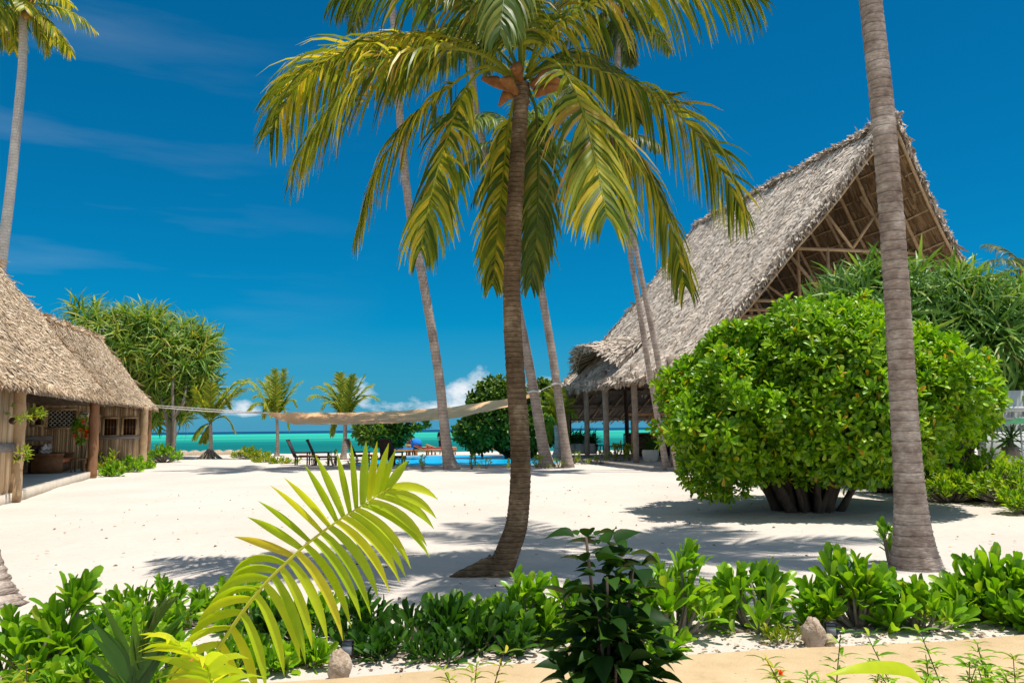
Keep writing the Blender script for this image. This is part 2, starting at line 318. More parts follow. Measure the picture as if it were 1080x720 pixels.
def mat_sail():
    m, nt, out = nodes('tan sail cloth'); L = nt.links; tc = N(nt, 'ShaderNodeTexCoord')
    n = N(nt, 'ShaderNodeTexNoise', i_Scale=2.0, i_Detail=3.0); L.new(tc.outputs['Object'], n.inputs['Vector'])
    rp = ramp(nt, [(.35, (.90, .52, .26)), (.65, (.94, .59, .32))]); L.new(n.outputs[0], rp.inputs[0])
    p = principled(nt, .9, .05); L.new(rp.outputs[0], p.inputs['Base Color'])
    t = N(nt, 'ShaderNodeBsdfTranslucent'); L.new(rp.outputs[0], t.inputs[0]); ms = N(nt, 'ShaderNodeMixShader'); ms.inputs[0].default_value = .3
    L.new(p.outputs[0], ms.inputs[1]); L.new(t.outputs[0], ms.inputs[2]); L.new(ms.outputs[0], out.inputs[0]); return m
M['sail'] = mat_sail()

# ------------------------------------------------------------------ world and sun
SUN_EL = 75.0
SH = norm(V(-.95, .30))                        # direction in which shadows fall
sun_dir = V(-SH[0] * math.cos(R(SUN_EL)), -SH[1] * math.cos(R(SUN_EL)), math.sin(R(SUN_EL)))
sd = bpy.data.lights.new('sun', 'SUN'); sd.energy = 5.0; sd.angle = R(.5); sd.color = (1, .955, .88)
so = bpy.data.objects.new('sun', sd); COL.objects.link(so); so.location = (10, -10, 40)
so.rotation_euler = Vector(-sun_dir).to_track_quat('-Z', 'Y').to_euler()
SKYG = [(.005, 1.0), (.478, .9), (.625, .97)]
w = bpy.data.worlds.new('World'); scene.world = w; w.use_nodes = True; nt = w.node_tree; nt.nodes.clear(); L = nt.links
wo = nt.nodes.new('ShaderNodeOutputWorld'); bg = nt.nodes.new('ShaderNodeBackground'); bg.inputs[1].default_value = .13
sk = nt.nodes.new('ShaderNodeTexSky'); sk.sky_type = 'NISHITA'; sk.sun_disc = False
sk.sun_elevation = R(SUN_EL); sk.sun_rotation = math.atan2(sun_dir[0], sun_dir[1])
sk.air_density = 1.0; sk.dust_density = .0; sk.ozone_density = 4.0; sk.altitude = 0
# deep tropical blue : per channel gain and gamma on the sky texture
sc_ = nt.nodes.new('ShaderNodeSeparateColor'); hs = nt.nodes.new('ShaderNodeCombineColor'); L.new(sk.outputs[0], sc_.inputs[0])
for ch, (k_, p_) in enumerate(SKYG):
    pw = nt.nodes.new('ShaderNodeMath'); pw.operation = 'POWER'; L.new(sc_.outputs[ch], pw.inputs[0]); pw.inputs[1].default_value = p_
    mu = nt.nodes.new('ShaderNodeMath'); mu.operation = 'MULTIPLY'; L.new(pw.outputs[0], mu.inputs[0]); mu.inputs[1].default_value = k_; L.new(mu.outputs[0], hs.inputs[ch])
tc = nt.nodes.new('ShaderNodeTexCoord'); sp = nt.nodes.new('ShaderNodeSeparateXYZ'); L.new(tc.outputs['Generated'], sp.inputs[0])
# low cumulus : elevation band x azimuth noise
mp = nt.nodes.new('ShaderNodeMapping'); mp.inputs['Scale'].default_value = (1, 1, 1.7); mp.inputs['Location'].default_value = (.35, 0, .22); L.new(tc.outputs['Generated'], mp.inputs[0])
cn = nt.nodes.new('ShaderNodeTexNoise'); cn.inputs['Scale'].default_value = 9.5; cn.inputs['Detail'].default_value = 9; cn.inputs['Roughness'].default_value = .58; L.new(mp.outputs[0], cn.inputs['Vector'])
band = nt.nodes.new('ShaderNodeValToRGB'); e = band.color_ramp.elements
e[0].position = .0; e[0].color = (.0, .0, .0, 1); e[1].position = .02; e[1].color = (.56, .56, .56, 1)
x = e.new(.055); x.color = (.57, .57, .57, 1); x = e.new(.095); x.color = (.34, .34, .34, 1); x = e.new(.14); x.color = (0, 0, 0, 1)
L.new(sp.outputs['Z'], band.inputs[0])
ad = nt.nodes.new('ShaderNodeMath'); ad.operation = 'ADD'; L.new(cn.outputs[0], ad.inputs[0]); L.new(band.outputs[0], ad.inputs[1])
cr = nt.nodes.new('ShaderNodeMapRange'); cr.inputs['From Min'].default_value = 1.09; cr.inputs['From Max'].default_value = 1.22; L.new(ad.outputs[0], cr.inputs[0])
# thin cirrus high on the left
m2 = nt.nodes.new('ShaderNodeMapping'); m2.inputs['Rotation'].default_value = (0, R(35), 0); m2.inputs['Scale'].default_value = (1.2, 1, 9); L.new(tc.outputs['Generated'], m2.inputs[0])
c2 = nt.nodes.new('ShaderNodeTexNoise'); c2.inputs['Scale'].default_value = 2.2; c2.inputs['Detail'].default_value = 7; L.new(m2.outputs[0], c2.inputs['Vector'])
c2r = nt.nodes.new('ShaderNodeMapRange'); c2r.inputs['From Min'].default_value = .52; c2r.inputs['From Max'].default_value = .95; c2r.inputs['To Max'].default_value = .16; L.new(c2.outputs[0], c2r.inputs[0])
lf = nt.nodes.new('ShaderNodeMapRange'); lf.inputs['From Min'].default_value = -.15; lf.inputs['From Max'].default_value = -.5; L.new(sp.outputs['X'], lf.inputs[0])
ml = nt.nodes.new('ShaderNodeMath'); ml.operation = 'MULTIPLY'; L.new(c2r.outputs[0], ml.inputs[0]); L.new(lf.outputs[0], ml.inputs[1])
mxx = nt.nodes.new('ShaderNodeMath'); mxx.operation = 'MAXIMUM'; L.new(cr.outputs[0], mxx.inputs[0]); L.new(ml.outputs[0], mxx.inputs[1])
hi = nt.nodes.new('ShaderNodeMapRange'); hi.inputs['From Min'].default_value = .62; hi.inputs['From Max'].default_value = .8; L.new(sp.outputs['Z'], hi.inputs[0])  # unseen clouds overhead and behind the camera, added as neutral fill light
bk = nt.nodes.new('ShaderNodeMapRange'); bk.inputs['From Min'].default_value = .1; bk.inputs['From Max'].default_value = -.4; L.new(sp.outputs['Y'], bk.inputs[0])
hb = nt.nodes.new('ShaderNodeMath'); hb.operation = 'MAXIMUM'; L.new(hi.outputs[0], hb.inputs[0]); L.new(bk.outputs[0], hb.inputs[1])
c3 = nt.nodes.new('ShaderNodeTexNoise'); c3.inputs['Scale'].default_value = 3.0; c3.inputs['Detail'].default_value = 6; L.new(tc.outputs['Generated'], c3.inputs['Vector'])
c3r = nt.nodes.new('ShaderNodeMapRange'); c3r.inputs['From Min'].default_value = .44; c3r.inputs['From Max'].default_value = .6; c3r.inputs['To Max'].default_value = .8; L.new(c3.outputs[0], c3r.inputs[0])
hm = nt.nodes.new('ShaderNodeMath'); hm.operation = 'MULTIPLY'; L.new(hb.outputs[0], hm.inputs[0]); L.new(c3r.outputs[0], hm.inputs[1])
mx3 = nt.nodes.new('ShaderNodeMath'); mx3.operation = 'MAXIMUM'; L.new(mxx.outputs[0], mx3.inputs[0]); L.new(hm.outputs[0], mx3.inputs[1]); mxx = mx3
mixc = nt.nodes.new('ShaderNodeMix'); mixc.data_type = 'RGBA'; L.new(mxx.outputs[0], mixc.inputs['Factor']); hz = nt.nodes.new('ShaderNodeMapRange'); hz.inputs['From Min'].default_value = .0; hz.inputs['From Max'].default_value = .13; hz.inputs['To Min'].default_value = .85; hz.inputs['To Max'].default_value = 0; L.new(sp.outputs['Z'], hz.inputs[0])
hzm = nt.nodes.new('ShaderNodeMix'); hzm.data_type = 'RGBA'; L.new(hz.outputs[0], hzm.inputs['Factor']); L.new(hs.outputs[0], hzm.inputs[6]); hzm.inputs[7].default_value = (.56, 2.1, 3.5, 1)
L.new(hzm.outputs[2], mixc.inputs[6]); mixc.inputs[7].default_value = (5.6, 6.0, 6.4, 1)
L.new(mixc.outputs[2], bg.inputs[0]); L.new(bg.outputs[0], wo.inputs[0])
scene.view_settings.view_transform = 'Standard'; scene.view_settings.look = 'None'; scene.view_settings.exposure = 0.19; scene.view_settings.gamma = 1.0
scene.render.engine = 'CYCLES'; scene.cycles.max_bounces = 6; scene.cycles.transparent_max_bounces = 4

# ------------------------------------------------------------------ ground, sea, pool, path
def smooth_noise(x, y):
    return (np.sin(x * .9 + y * .31) * np.sin(y * .7 - x * .23) + .5 * np.sin(x * 2.3 + 1.3) * np.sin(y * 1.9 + .4 * x) + .3 * np.sin(x * 5.1 - y * 1.7) * np.sin(y * 4.3 + .7))
def build_ground():
    xs = np.unique(np.concatenate([np.linspace(-3000, -60, 25), np.linspace(-60, 60, 241), np.linspace(60, 3000, 25)]))
    ys = np.unique(np.concatenate([np.linspace(-60, 0, 20), np.linspace(0, 75, 260), np.linspace(75, 130, 30), np.array([200, 600, 3000])]))
    X, Y = np.meshgrid(xs, ys, indexing='ij')
    amp = np.clip((Y - 6.5) / 4, 0, 1) * np.clip((33 - Y) / 6 , .0, 1)
    Z = smooth_noise(X, Y) * .022 * amp
    sl = np.clip((Y - 56) / 45, 0, 1); Z -= 3.4 * sl * sl * (3 - 2 * sl)
    Z += np.where(Y > 33, smooth_noise(X * .6, Y * .5) * .02 * np.clip((Y - 52) / 4, 0, 1), 0)
    mb = MB(); mb.grid(np.stack([X, Y, Z], -1)); o = mb.build('sand', M['sand'], smooth=True); structure(o)
build_ground()
mb = MB(); mb.grid(np.array([[V(-40000, 58, -1.25), V(-40000, 45000, -1.25)], [V(40000, 58, -1.25), V(40000, 45000, -1.25)]])); structure(mb.build('sea', M['sea']))
mb = MB()   # line of white surf in the shallows
# path (raised smooth slab) in the foreground
e0 = ground(300, 716, .07); e1 = ground(1080, 668, .07); d = norm(e1 - e0)
mb = MB(); A = e0 - d * 14; B = e1 + d * 12; nrm = V(d[1], -d[0], 0)
k = 60; ts = np.linspace(0, 1, k)
top = np.array([A + (B - A) * t + V(0, 1, 0) * (.03 * math.sin(t * 40) + .02 * math.sin(t * 93)) for t in ts])
rows = [top - V(0, 0, .12), top - V(0, 0, .012), top + nrm * .012, top + nrm * 3.4, top + nrm * 3.4 - V(0, 0, .12)]
mb.grid(np.stack(rows, 1)); structure(mb.build('path', M['path']))

# swimming pool
pool = empty('swimming_pool', at(490, 488, 38), 'long bright blue swimming pool behind the palm trunks, edged in stone', 'swimming pool')
pool.location.z = 0; pool['_loc'] = [float(pool.location.x), 38.0, 0.0]
xl, xr = at(378, 480, 38)[0], at(592, 480, 37)[0]
def outline(grow, n=48):
    cx, cy = (xl + xr) / 2, 41.0; hx, hy = (xr - xl) / 2 + grow, 6.9 + grow
    a = np.linspace(0, 2 * PI, n, endpoint=False); c, s = np.cos(a), np.sin(a)
    return np.stack([cx + np.sign(c) * np.abs(c) ** .45 * hx, cy + np.sign(s) * np.abs(s) ** .45 * hy, 0 * a], 1)
o_in, o_out = outline(0), outline(.55)
mb = MB(); P = np.stack([np.vstack([o, o[:1]]) + V(0, 0, z) for o, z in ((o_in, .03), (o_in, .075), (o_out, .075), (o_out, -.05))], 0); mb.grid(P); mb.build('coping', M['coping'], pool)
mb = MB(); mb.add(outline(.01) + V(0, 0, .055), [list(range(48))]); mb.build('water_surface', M['pool'], pool)
mb = MB()
for dx in (0, .5):
    x0, y0 = at(577 + dx * 12, 478, 46)[0], 47.4
    a = np.linspace(0, PI, 9); mb.tube(np.stack([0 * a + x0 + dx, y0 + .35 - .45 * np.cos(a), .1 + .75 * np.sin(a)], 1), .03, 6); mb.build('ladder_rail', M['metal'], pool); mb = MB()


# ------------------------------------------------------------------ foliage primitives
LEAF_OB = (np.array([[-.03, 0, 0], [.03, 0, 0], [-.17, .45, .06], [0, .45, 0], [.17, .45, .06], [-.22, .78, .05], [0, .8, -.01], [.22, .78, .05], [-.09, .98, -.03], [.09, .98, -.03], [0, 1.0, -.05]]),
           [np.array([[0, 3, 2, 2]])])
def leaf_template(kind):
    if kind == 'obovate':   # rounded tip, widest near the end
        w = [.03, .09, .15, .175, .10]; y = [0, .35, .65, .86, 1.0]; z = [0, .03, .02, -.02, -.07]
    elif kind == 'spoon':
        w = [.02, .06, .105, .13, .12, .06]; y = [0, .3, .55, .76, .9, 1.0]; z = [0, .04, .05, .03, .0, -.03]
    elif kind == 'ovate':
        w = [.02, .19, .29, .33, .31, .24, .14, .07, .005]; y = [0, .06, .16, .3, .46, .62, .78, .88, 1.0]; z = [0, .01, .03, .03, .02, -.01, -.05, -.09, -.15]
    elif kind == 'small':
        w = [.02, .26, .2, .02]; y = [0, .35, .7, 1.0]; z = [0, .05, .02, -.08]
    elif kind == 'strap':
        w = [.035, .04, .036, .026, .004]; y = [0, .28, .55, .78, .97]; z = [0, .03, -.03, -.17, -.38]
    elif kind == 'lance':
        w = [.02, .08, .1, .06, .005]; y = [0, .25, .5, .78, 1.0]; z = [0, .03, .02, -.05, -.16]
    v = []
    for a, b, c in zip(w, y, z): v += [[-a, b, c + a * .45], [0, b, c], [a, b, c + a * .45]]
    n = len(w); f = []
    for i in range(n - 1):
        for j in range(2): p = i * 3 + j; f.append([p, p + 1, p + 4, p + 3])
    return np.array(v, float), np.array(f, int)
TEMPL = {k: leaf_template(k) for k in ('obovate', 'spoon', 'ovate', 'small', 'strap', 'lance')}
def frames(D, up=None, roll=0.0):
    """rows x(width), y(length)=D, z(normal)"""
    D = norm(D); n = len(D)
    U = np.broadcast_to(V(0, 0, 1), D.shape) if up is None else up
    X = np.cross(D, U); bad = np.linalg.norm(X, axis=1) < 1e-3; X[bad] = V(1, 0, 0); X = norm(X); Z = np.cross(X, D)
    if roll:
        a = rng.normal(0, roll, n)[:, None]; X, Z = X * np.cos(a) + Z * np.sin(a), -X * np.sin(a) + Z * np.cos(a)
    return np.stack([X, D, Z], 1)
def rosettes(mb, C, axis, n, size, tmpl='obovate', open_=(.25, 1.15), szvar=.25, roll=.25, stem=.0):
    """clusters of n leaves round each centre C pointing along axis"""
    m = len(C); axis = norm(axis)
    ref = norm(np.cross(axis, rng.normal(size=(m, 3)))); bi = np.cross(axis, ref)
    k = np.arange(n)[None] ; ph = k * 2.39996 + rng.uniform(0, 6.28, (m, 1))
    el = open_[0] + (open_[1] - open_[0]) * (k + .5) / n + rng.normal(0, .12, (m, n))
    d = (np.cos(el)[..., None] * axis[:, None] + np.sin(el)[..., None] * (np.cos(ph)[..., None] * ref[:, None] + np.sin(ph)[..., None] * bi[:, None]))
    P = np.repeat(C[:, None], n, 1) - axis[:, None] * (stem * (k / n))[..., None]
    D = d.reshape(-1, 3); P = P.reshape(-1, 3)
    sz = np.repeat(np.broadcast_to(size, (m,)), n) * rng.uniform(1 - szvar, 1 + szvar, m * n)
    up = np.repeat(axis[:, None], n, 1).reshape(-1, 3)
    tv, tf = TEMPL[tmpl]; mb.inst(tv, tf, P, frames(D, up, roll), sz)
def interp(pts, n):
    """Catmull-Rom through pts -> n samples"""
    pts = np.asarray(pts, float); m = len(pts)
    if m == 2: return pts[0] + (pts[1] - pts[0]) * np.linspace(0, 1, n)[:, None]
    P = np.vstack([2 * pts[0] - pts[1], pts, 2 * pts[-1] - pts[-2]]); out = []
    for t in np.linspace(0, m - 1, n):
        i = min(int(t), m - 2); u = t - i; p0, p1, p2, p3 = P[i:i + 4]
        out.append(.5 * (2 * p1 + (p2 - p0) * u + (2 * p0 - 5 * p1 + 4 * p2 - p3) * u * u + (3 * p1 - p0 - 3 * p2 + p3) * u ** 3))
    return np.array(out)

# ------------------------------------------------------------------ palms
def frond(mb, path, L, n=60, wid=.035, grav=.32, bare=.16, fwd=.55, nseg=4, thick=.03, side_lift=.05, upv=None, ragged=.12, clump=0):
    pts = interp(path, 26); T = norm(np.gradient(pts, axis=0))
    mb.tube(pts, np.linspace(thick, thick * .18, 26), 5)
    seg = np.r_[0, np.cumsum(np.linalg.norm(np.diff(pts, axis=0), axis=1))]; tot = seg[-1]
    up = V(0, 0, 1) if upv is None else upv
    for sgn in (-1, 1):
        t = np.sort(np.linspace(bare, .995, n) + rng.normal(0, .003, n)).clip(0, .999); s = t * tot
        P = np.stack([np.interp(s, seg, pts[:, i]) for i in range(3)], 1)
        tt = norm(np.stack([np.interp(s, seg, T[:, i]) for i in range(3)], 1))
        S = np.cross(tt, up); S = np.where(np.linalg.norm(S, axis=1, keepdims=True) < .15, np.cross(tt, V(.3, -1, .2)), S); S = norm(S) * sgn
        Nn = np.cross(S * sgn, tt)
        u = (t - bare) / (1 - bare)
        ln = L * (np.sin(PI * (.17 + .76 * u)) ** .7) * rng.uniform(1 - ragged, 1 + ragged, n)
        cg = np.repeat(rng.normal(0, 1, n // 6 + 2), 6)[:n] * clump
        f = fwd + .5 * u + rng.normal(0, .09, n) + cg * .6
        d = norm(tt * f[:, None] + S + Nn * (side_lift + rng.normal(0, .09, n))[:, None])
        W = norm(np.cross(d, Nn + rng.normal(0, .35, (n, 3))))
        prof = [1, 1.15, .95, .62, .06] if nseg == 4 else [1, 1.05, .7, .06]
        p = P.copy(); rows = []
        gv = grav * (rng.uniform(.6, 1.35, n) * (1 + cg * .9).clip(.35, 2))[:, None]
        for k in range(nseg + 1):
            ww = (wid * prof[k] * .5) * rng.uniform(.85, 1.15, n)[:, None]
            rows.append(np.stack([p - W * ww, p + W * ww], 1))
            d = norm(d + V(0, 0, -1) * gv * (1 + .5 * k)); W = norm(W - d * np.sum(W * d, 1, keepdims=True))
            p = p + d * (ln / nseg)[:, None]
        v = np.stack(rows, 1)                       # n, nseg+1, 2, 3
        b = (np.arange(n) * (nseg + 1) * 2)[:, None]; k = np.arange(nseg)[None] * 2
        q = np.stack([b + k, b + k + 1, b + k + 3, b + k + 2], -1).reshape(-1, 4)
        mb.add(v.reshape(-1, 3), q)
def auto_path(c, az, el, length, bend, n=7, r0=.1):
    d = V(math.cos(az) * math.cos(el), math.sin(az) * math.cos(el), math.sin(el)); p = c + d * r0; out = [p]
    for i in range(n):
        p = p + d * length / n; out.append(p); d = norm(d + V(0, 0, -1) * bend * (.6 + .7 * i / n))
    return np.array(out)
def palm(label, trunk_pts, r0, r1, fronds=(), n_auto=0, flen=3.5, leaf=.7, nl=40, seed=1, group=None, m_trunk='trunk_far', m_leaf='leaf_palm_far', nuts=0,
         els=(1.3, -.8), bend=.2, flare=.6, rings=0, trunk_n=60, wid=.05, grav=.32, nseg=3, name='coconut_palm', az0=0, sheath=True, skirt=None, nside=12):
    global rng
    rng = np.random.default_rng(seed)
    base = trunk_pts[0]; root = empty(name, V(base[0], base[1], base[2]), label, 'palm tree', group)
    tp = interp(trunk_pts, trunk_n if not rings else rings); h = np.linspace(0, 1, len(tp)); ht = np.linalg.norm(tp - tp[0], axis=1)
    rad = r0 + (r1 - r0) * h ** .7 + r0 * flare * np.exp(-ht / .38)
    if rings:
        rad = rad * (1 + .022 * (np.arange(len(tp)) % 4 == 0) - .012 * (np.arange(len(tp)) % 4 == 2)) * (1 + rng.normal(0, .008, len(tp)))
    mb = MB(); mb.tube(tp, rad, nside, wob=.022 + .07 * np.exp(-ht / .12)); mb.build('trunk', M[m_trunk], root, smooth=True)
    c = tp[-1]
    if sheath:
        mb = MB()
        for k in range(9):
            a = k * 2.4; dd = V(math.cos(a), math.sin(a), 0)
            mb.tube([c - V(0, 0, r1 * 2.2) + dd * r1 * .8, c - V(0, 0, 0) + dd * r1 * 1.5, c + V(0, 0, r1 * 2.6) + dd * r1 * 2.2], [r1 * .3, r1 * .7, r1 * .35], 6, wob=.15)
        mb.build('leaf_sheath', M['sheath'], root, smooth=True)
    for f in fronds:
        mb = MB(); kw = dict(L=leaf, n=nl, wid=wid, grav=grav, nseg=nseg, thick=r1 * .28); kw.update(f.get('kw', {}))
        frond(mb, f['p'], **kw); mb.build('frond', M[f.get('m', m_leaf)], root)
    for i in range(n_auto):
        u = (i + .5) / n_auto; el = els[0] + (els[1] - els[0]) * u + rng.normal(0, .08); az = az0 + i * 2.39996 + rng.normal(0, .15)
        mb = MB(); frond(mb, auto_path(c + V(0, 0, r1), az, el, flen * rng.uniform(.85, 1.1) * (.75 + .25 * math.sin(PI * min(1, u + .25))), bend * (1.1 if el > 0 else .7)), leaf, nl, wid, grav, nseg=nseg, thick=r1 * .25)
        mb.build('frond', M[m_leaf], root)
    if nuts:
        for k in range(nuts):
            a = k * 2.4 + seed; mb = MB(); mb.ball(c + V(math.cos(a) * r1 * 2.2, math.sin(a) * r1 * 2.2, -r1 * (1.2 + (k % 3) * .9)), (r1 * .95, r1 * .95, r1 * 1.2), 8, 6); mb.build('coconut', M['coconut'], root, smooth=True)
    return root

def pth(D0, D1, *pp):
    n = len(pp); return np.array([at(x, y, D0 + (D1 - D0) * (i / (n - 1))) for i, (x, y) in enumerate(pp)])
# --- the main palm
D = 9.0
base = ground(521, 606)
tr = [base + V(0, 0, -.1), at(536, 580, base[1] - .02), at(546, 545, base[1]), at(549, 480, base[1]), at(544, 400, base[1]), at(540, 330, base[1]), at(541, 260, base[1]), at(545, 180, base[1]), at(551, 88, base[1])]
D = base[1]
fl = [
 dict(p=pth(D, D + .9, (548, 82), (500, 50), (440, 38), (380, 48), (325, 68), (285, 105)), kw=dict(L=.98, grav=.26, bare=.27, clump=.3)),
 dict(p=pth(D, D - .7, (546, 84), (505, 56), (455, 52), (400, 66), (352, 108), (310, 170)), kw=dict(L=1.15, grav=.26, bare=.27, clump=.3)),
 dict(p=pth(D, D - .2, (546, 84), (512, 70), (473, 92), (423, 140), (393, 190), (376, 245)), kw=dict(L=.92, grav=.22, bare=.27, clump=.3)),
 dict(p=pth(D, D - 1.0, (545, 86), (517, 73), (492, 92), (472, 145), (455, 205), (444, 262)), kw=dict(L=.85, grav=.36, bare=.27, clump=.3)),
 dict(p=pth(D, D + .9, (546, 92), (537, 130), (530, 190), (524, 250), (520, 300)), kw=dict(L=.62, grav=.3)),
 dict(p=pth(D, D + .5, (556, 92), (566, 120), (568, 180), (566, 240), (560, 300)), kw=dict(L=.6, grav=.3), m='leaf_palm_far'),
 dict(p=pth(D, D - 1.5, (553, 84), (573, 62), (593, 73), (613, 113), (627, 165), (640, 228)), kw=dict(L=1.0, grav=.26, bare=.27, clump=.3, fwd=.7)),
 dict(p=pth(D, D + .4, (556, 82), (590, 68), (640, 76), (700, 108), (748, 158), (785, 225)), kw=dict(L=1.05, grav=.3, bare=.27, clump=.3)),
 dict(p=pth(D, D + .3, (558, 84), (600, 92), (648, 135), (688, 195), (712, 255), (722, 300)), kw=dict(L=.9, grav=.3)),
 dict(p=pth(D, D - .5, (556, 76), (590, 28), (650, -8), (730, -22), (800, 0)), kw=dict(L=1.0, grav=.28)),
 dict(p=pth(D, D + .8, (556, 76), (580, 20), (630, -30), (700, -45)), kw=dict(L=.8, grav=.24)),
 dict(p=pth(D, D - 1.6, (549, 80), (548, 35), (544, -10), (540, -30), (533, -10), (527, 35)), kw=dict(L=.7, grav=.34), m='leaf_palm_far'),
 dict(p=pth(D, D - .3, (550, 76), (548, 20), (525, -45), (480, -90)), kw=dict(L=.8)),
 dict(p=pth(D, D + .3, (550, 76), (560, 10), (585, -70), (640, -120)), kw=dict(L=.8)),
 dict(p=pth(D, D + 1.6, (550, 76), (545, 20), (530, -30), (520, -40)), kw=dict(L=.8)),
 dict(p=pth(D, D - .6, (549, 78), (520, 25), (460, -12), (400, -18), (350, 0)), kw=dict(L=.75, grav=.3), m='leaf_palm_far'),
 dict(p=pth(D, D + .3, (547, 84), (503, 50), (440, 36), (360, 56), (312, 92), (284, 140)), kw=dict(L=1.1, grav=.3, bare=.27, clump=.3)),
 dict(p=pth(D, D + 1.3, (549, 78), (510, 40), (470, 35), (430, 60), (405, 95)), kw=dict(L=.7, grav=.3), m='leaf_palm_far'),
 dict(p=pth(D, D + 1.3, (556, 80), (600, 55), (650, 80), (675, 130)), kw=dict(L=.7, grav=.3), m='leaf_palm_far'),
]
main_palm = palm('central foreground coconut palm with a curved dark ringed trunk and drooping yellow green fronds', tr, (.135), .088, fl, m_trunk='trunk_main', m_leaf='leaf_palm',
     nl=80, wid=.034, nseg=4, rings=380, trunk_n=380, seed=3, sheath=False, flare=.18, leaf=.8, nside=24)
# root bulge lying on the sand to the left of the trunk
mb = MB(); rb = ground(484, 608); mb.tube(interp([base + V(.0, 0, .10), base * .6 + rb * .4 + V(0, 0, .05), rb + V(.05, 0, .0), rb + V(-.1, 0, -.06)], 14), np.linspace(.13, .06, 14), 12, wob=.08); mb.build('root', M['trunk_main'], main_palm, smooth=True)
mb = MB()
for k in range(14):
    a = rng.uniform(0, 6.28); q = tr[-1] + V(math.cos(a) * .14, math.sin(a) * .14, rng.uniform(-.18, .0)); mb.tube([q, q + V(math.cos(a) * .2, math.sin(a) * .2, .06), q + V(math.cos(a) * .36, math.sin(a) * .36, rng.uniform(-.08, .16))], [.05, .07, .02], 6, wob=.2)
mb.build('flower_spathe', M['sheath'], main_palm, smooth=True)
# --- right palm : trunk crosses the picture, crown above the frame
b2 = ground(966, 598); Dr = b2[1]
tr = [b2 + V(0, 0, -.1), at(961, 540, Dr), at(956, 470, Dr), at(949, 360, Dr), at(941, 240, Dr), at(930, 110, Dr), at(917, -10, Dr), at(905, -120, Dr + .1), at(890, -260, Dr + .3), at(872, -380, Dr + .5)]
palm('thick grey ringed palm trunk rising in front of the huge round bush', tr, .168, .115, n_auto=20, flen=4.2, leaf=.95, nl=55, seed=11, m_trunk='trunk_grey', rings=460, els=(1.2, -.7), wid=.05, flare=1.0, nuts=5, nside=28)
# --- left palm base
b3 = ground(-22, 640); 
palm('rough leaning palm base at the left edge beside the green shrubs', [b3 + V(0, 0, -.1), b3 + V(-.25, .1, .7), b3 + V(-1.0, .35, 2.4), b3 + V(-1.9, .7, 5.4), b3 + V(-2.6, .9, 8.8)], .22, .13, n_auto=16, flen=3.4, leaf=.8, nl=45, seed=12, m_trunk='trunk_grey', rings=150, flare=.9)
# --- pool side palms
def tpx(D, *pp, dz=0): return [at(x, y, D) for x, y in pp]
GP = 'tall slender palms beside the pool'
palm('tall leaning palm at the pool whose trunk crosses in front of the sail', tpx(32.6, (476, 496), (471, 470), (462, 390), (447, 300), (431, 215), (421, 115), (415, 20), (408, -40)), .23, .14, n_auto=18, flen=4.4, leaf=1.0, nl=30, seed=21, group=GP, wid=.09, flare=.75, m_leaf='leaf_palm_top')
palm('tall thin palm with coconuts, crown just left of the central palm crown', tpx(33.6, (577, 493), (571, 460), (558, 385), (541, 300), (524, 215), (505, 130), (498, 75), (497, 22)), .26, .12, n_auto=16, flen=3.7, leaf=.9, nl=30, seed=22, group=GP, wid=.08, flare=.5, nuts=6, m_leaf='leaf_palm_top')
palm('palm at the pool end with its yellowish crown behind the central palm trunk', tpx(33.2, (599, 494), (592, 440), (582, 370), (570, 300), (562, 235), (552, 185), (545, 150)), .2, .13, n_auto=22, flen=4.3, leaf=1.05, nl=38, seed=23, group=GP, wid=.08, els=(1.2, -1.25), grav=.4, flare=.55, m_leaf='leaf_palm_far', bend=.24)
palm('thin pale palm in front of the big thatched hall, left one of the pair', tpx(30, (704, 500), (690, 420), (682, 375), (672, 310), (664, 262), (655, 180), (652, 80), (653, 12)), .12, .09, n_auto=18, flen=2.9, leaf=.8, nl=30, seed=24, group=GP, wid=.08, m_leaf='leaf_palm_top', els=(1.2, -1.2), flare=.4)
palm('thin pale palm in front of the big thatched hall, right one of the pair', tpx(29, (716, 500), (702, 425), (692, 370), (678, 300), (663, 225), (655, 185), (648, 150)), .12, .09, n_auto=12, flen=2.6, leaf=.7, nl=28, seed=25, group=GP, wid=.08, m_leaf='leaf_palm_top', els=(1.0, -1.1), flare=.4)
palm('tall white trunked palm rising behind the thatched hut roof at upper left', tpx(36, (-12, 500), (-8, 380), (0, 290), (11, 200), (20, 110), (24, 60), (24, 8)), .28, .17, n_auto=18, flen=3.3, leaf=1.0, nl=34, seed=26, m_trunk='trunk_white', wid=.08, els=(1.2, -1.1), m_leaf='leaf_palm', nuts=4)
palm('palm crown showing at the right edge above the pandanus thicket', tpx(31, (1098, 480), (1092, 380), (1088, 300), (1086, 292)), .2, .14, n_auto=16, flen=2.3, leaf=.7, nl=30, seed=27, m_leaf='leaf_palm_top', els=(1.2, -.9), flare=.4)
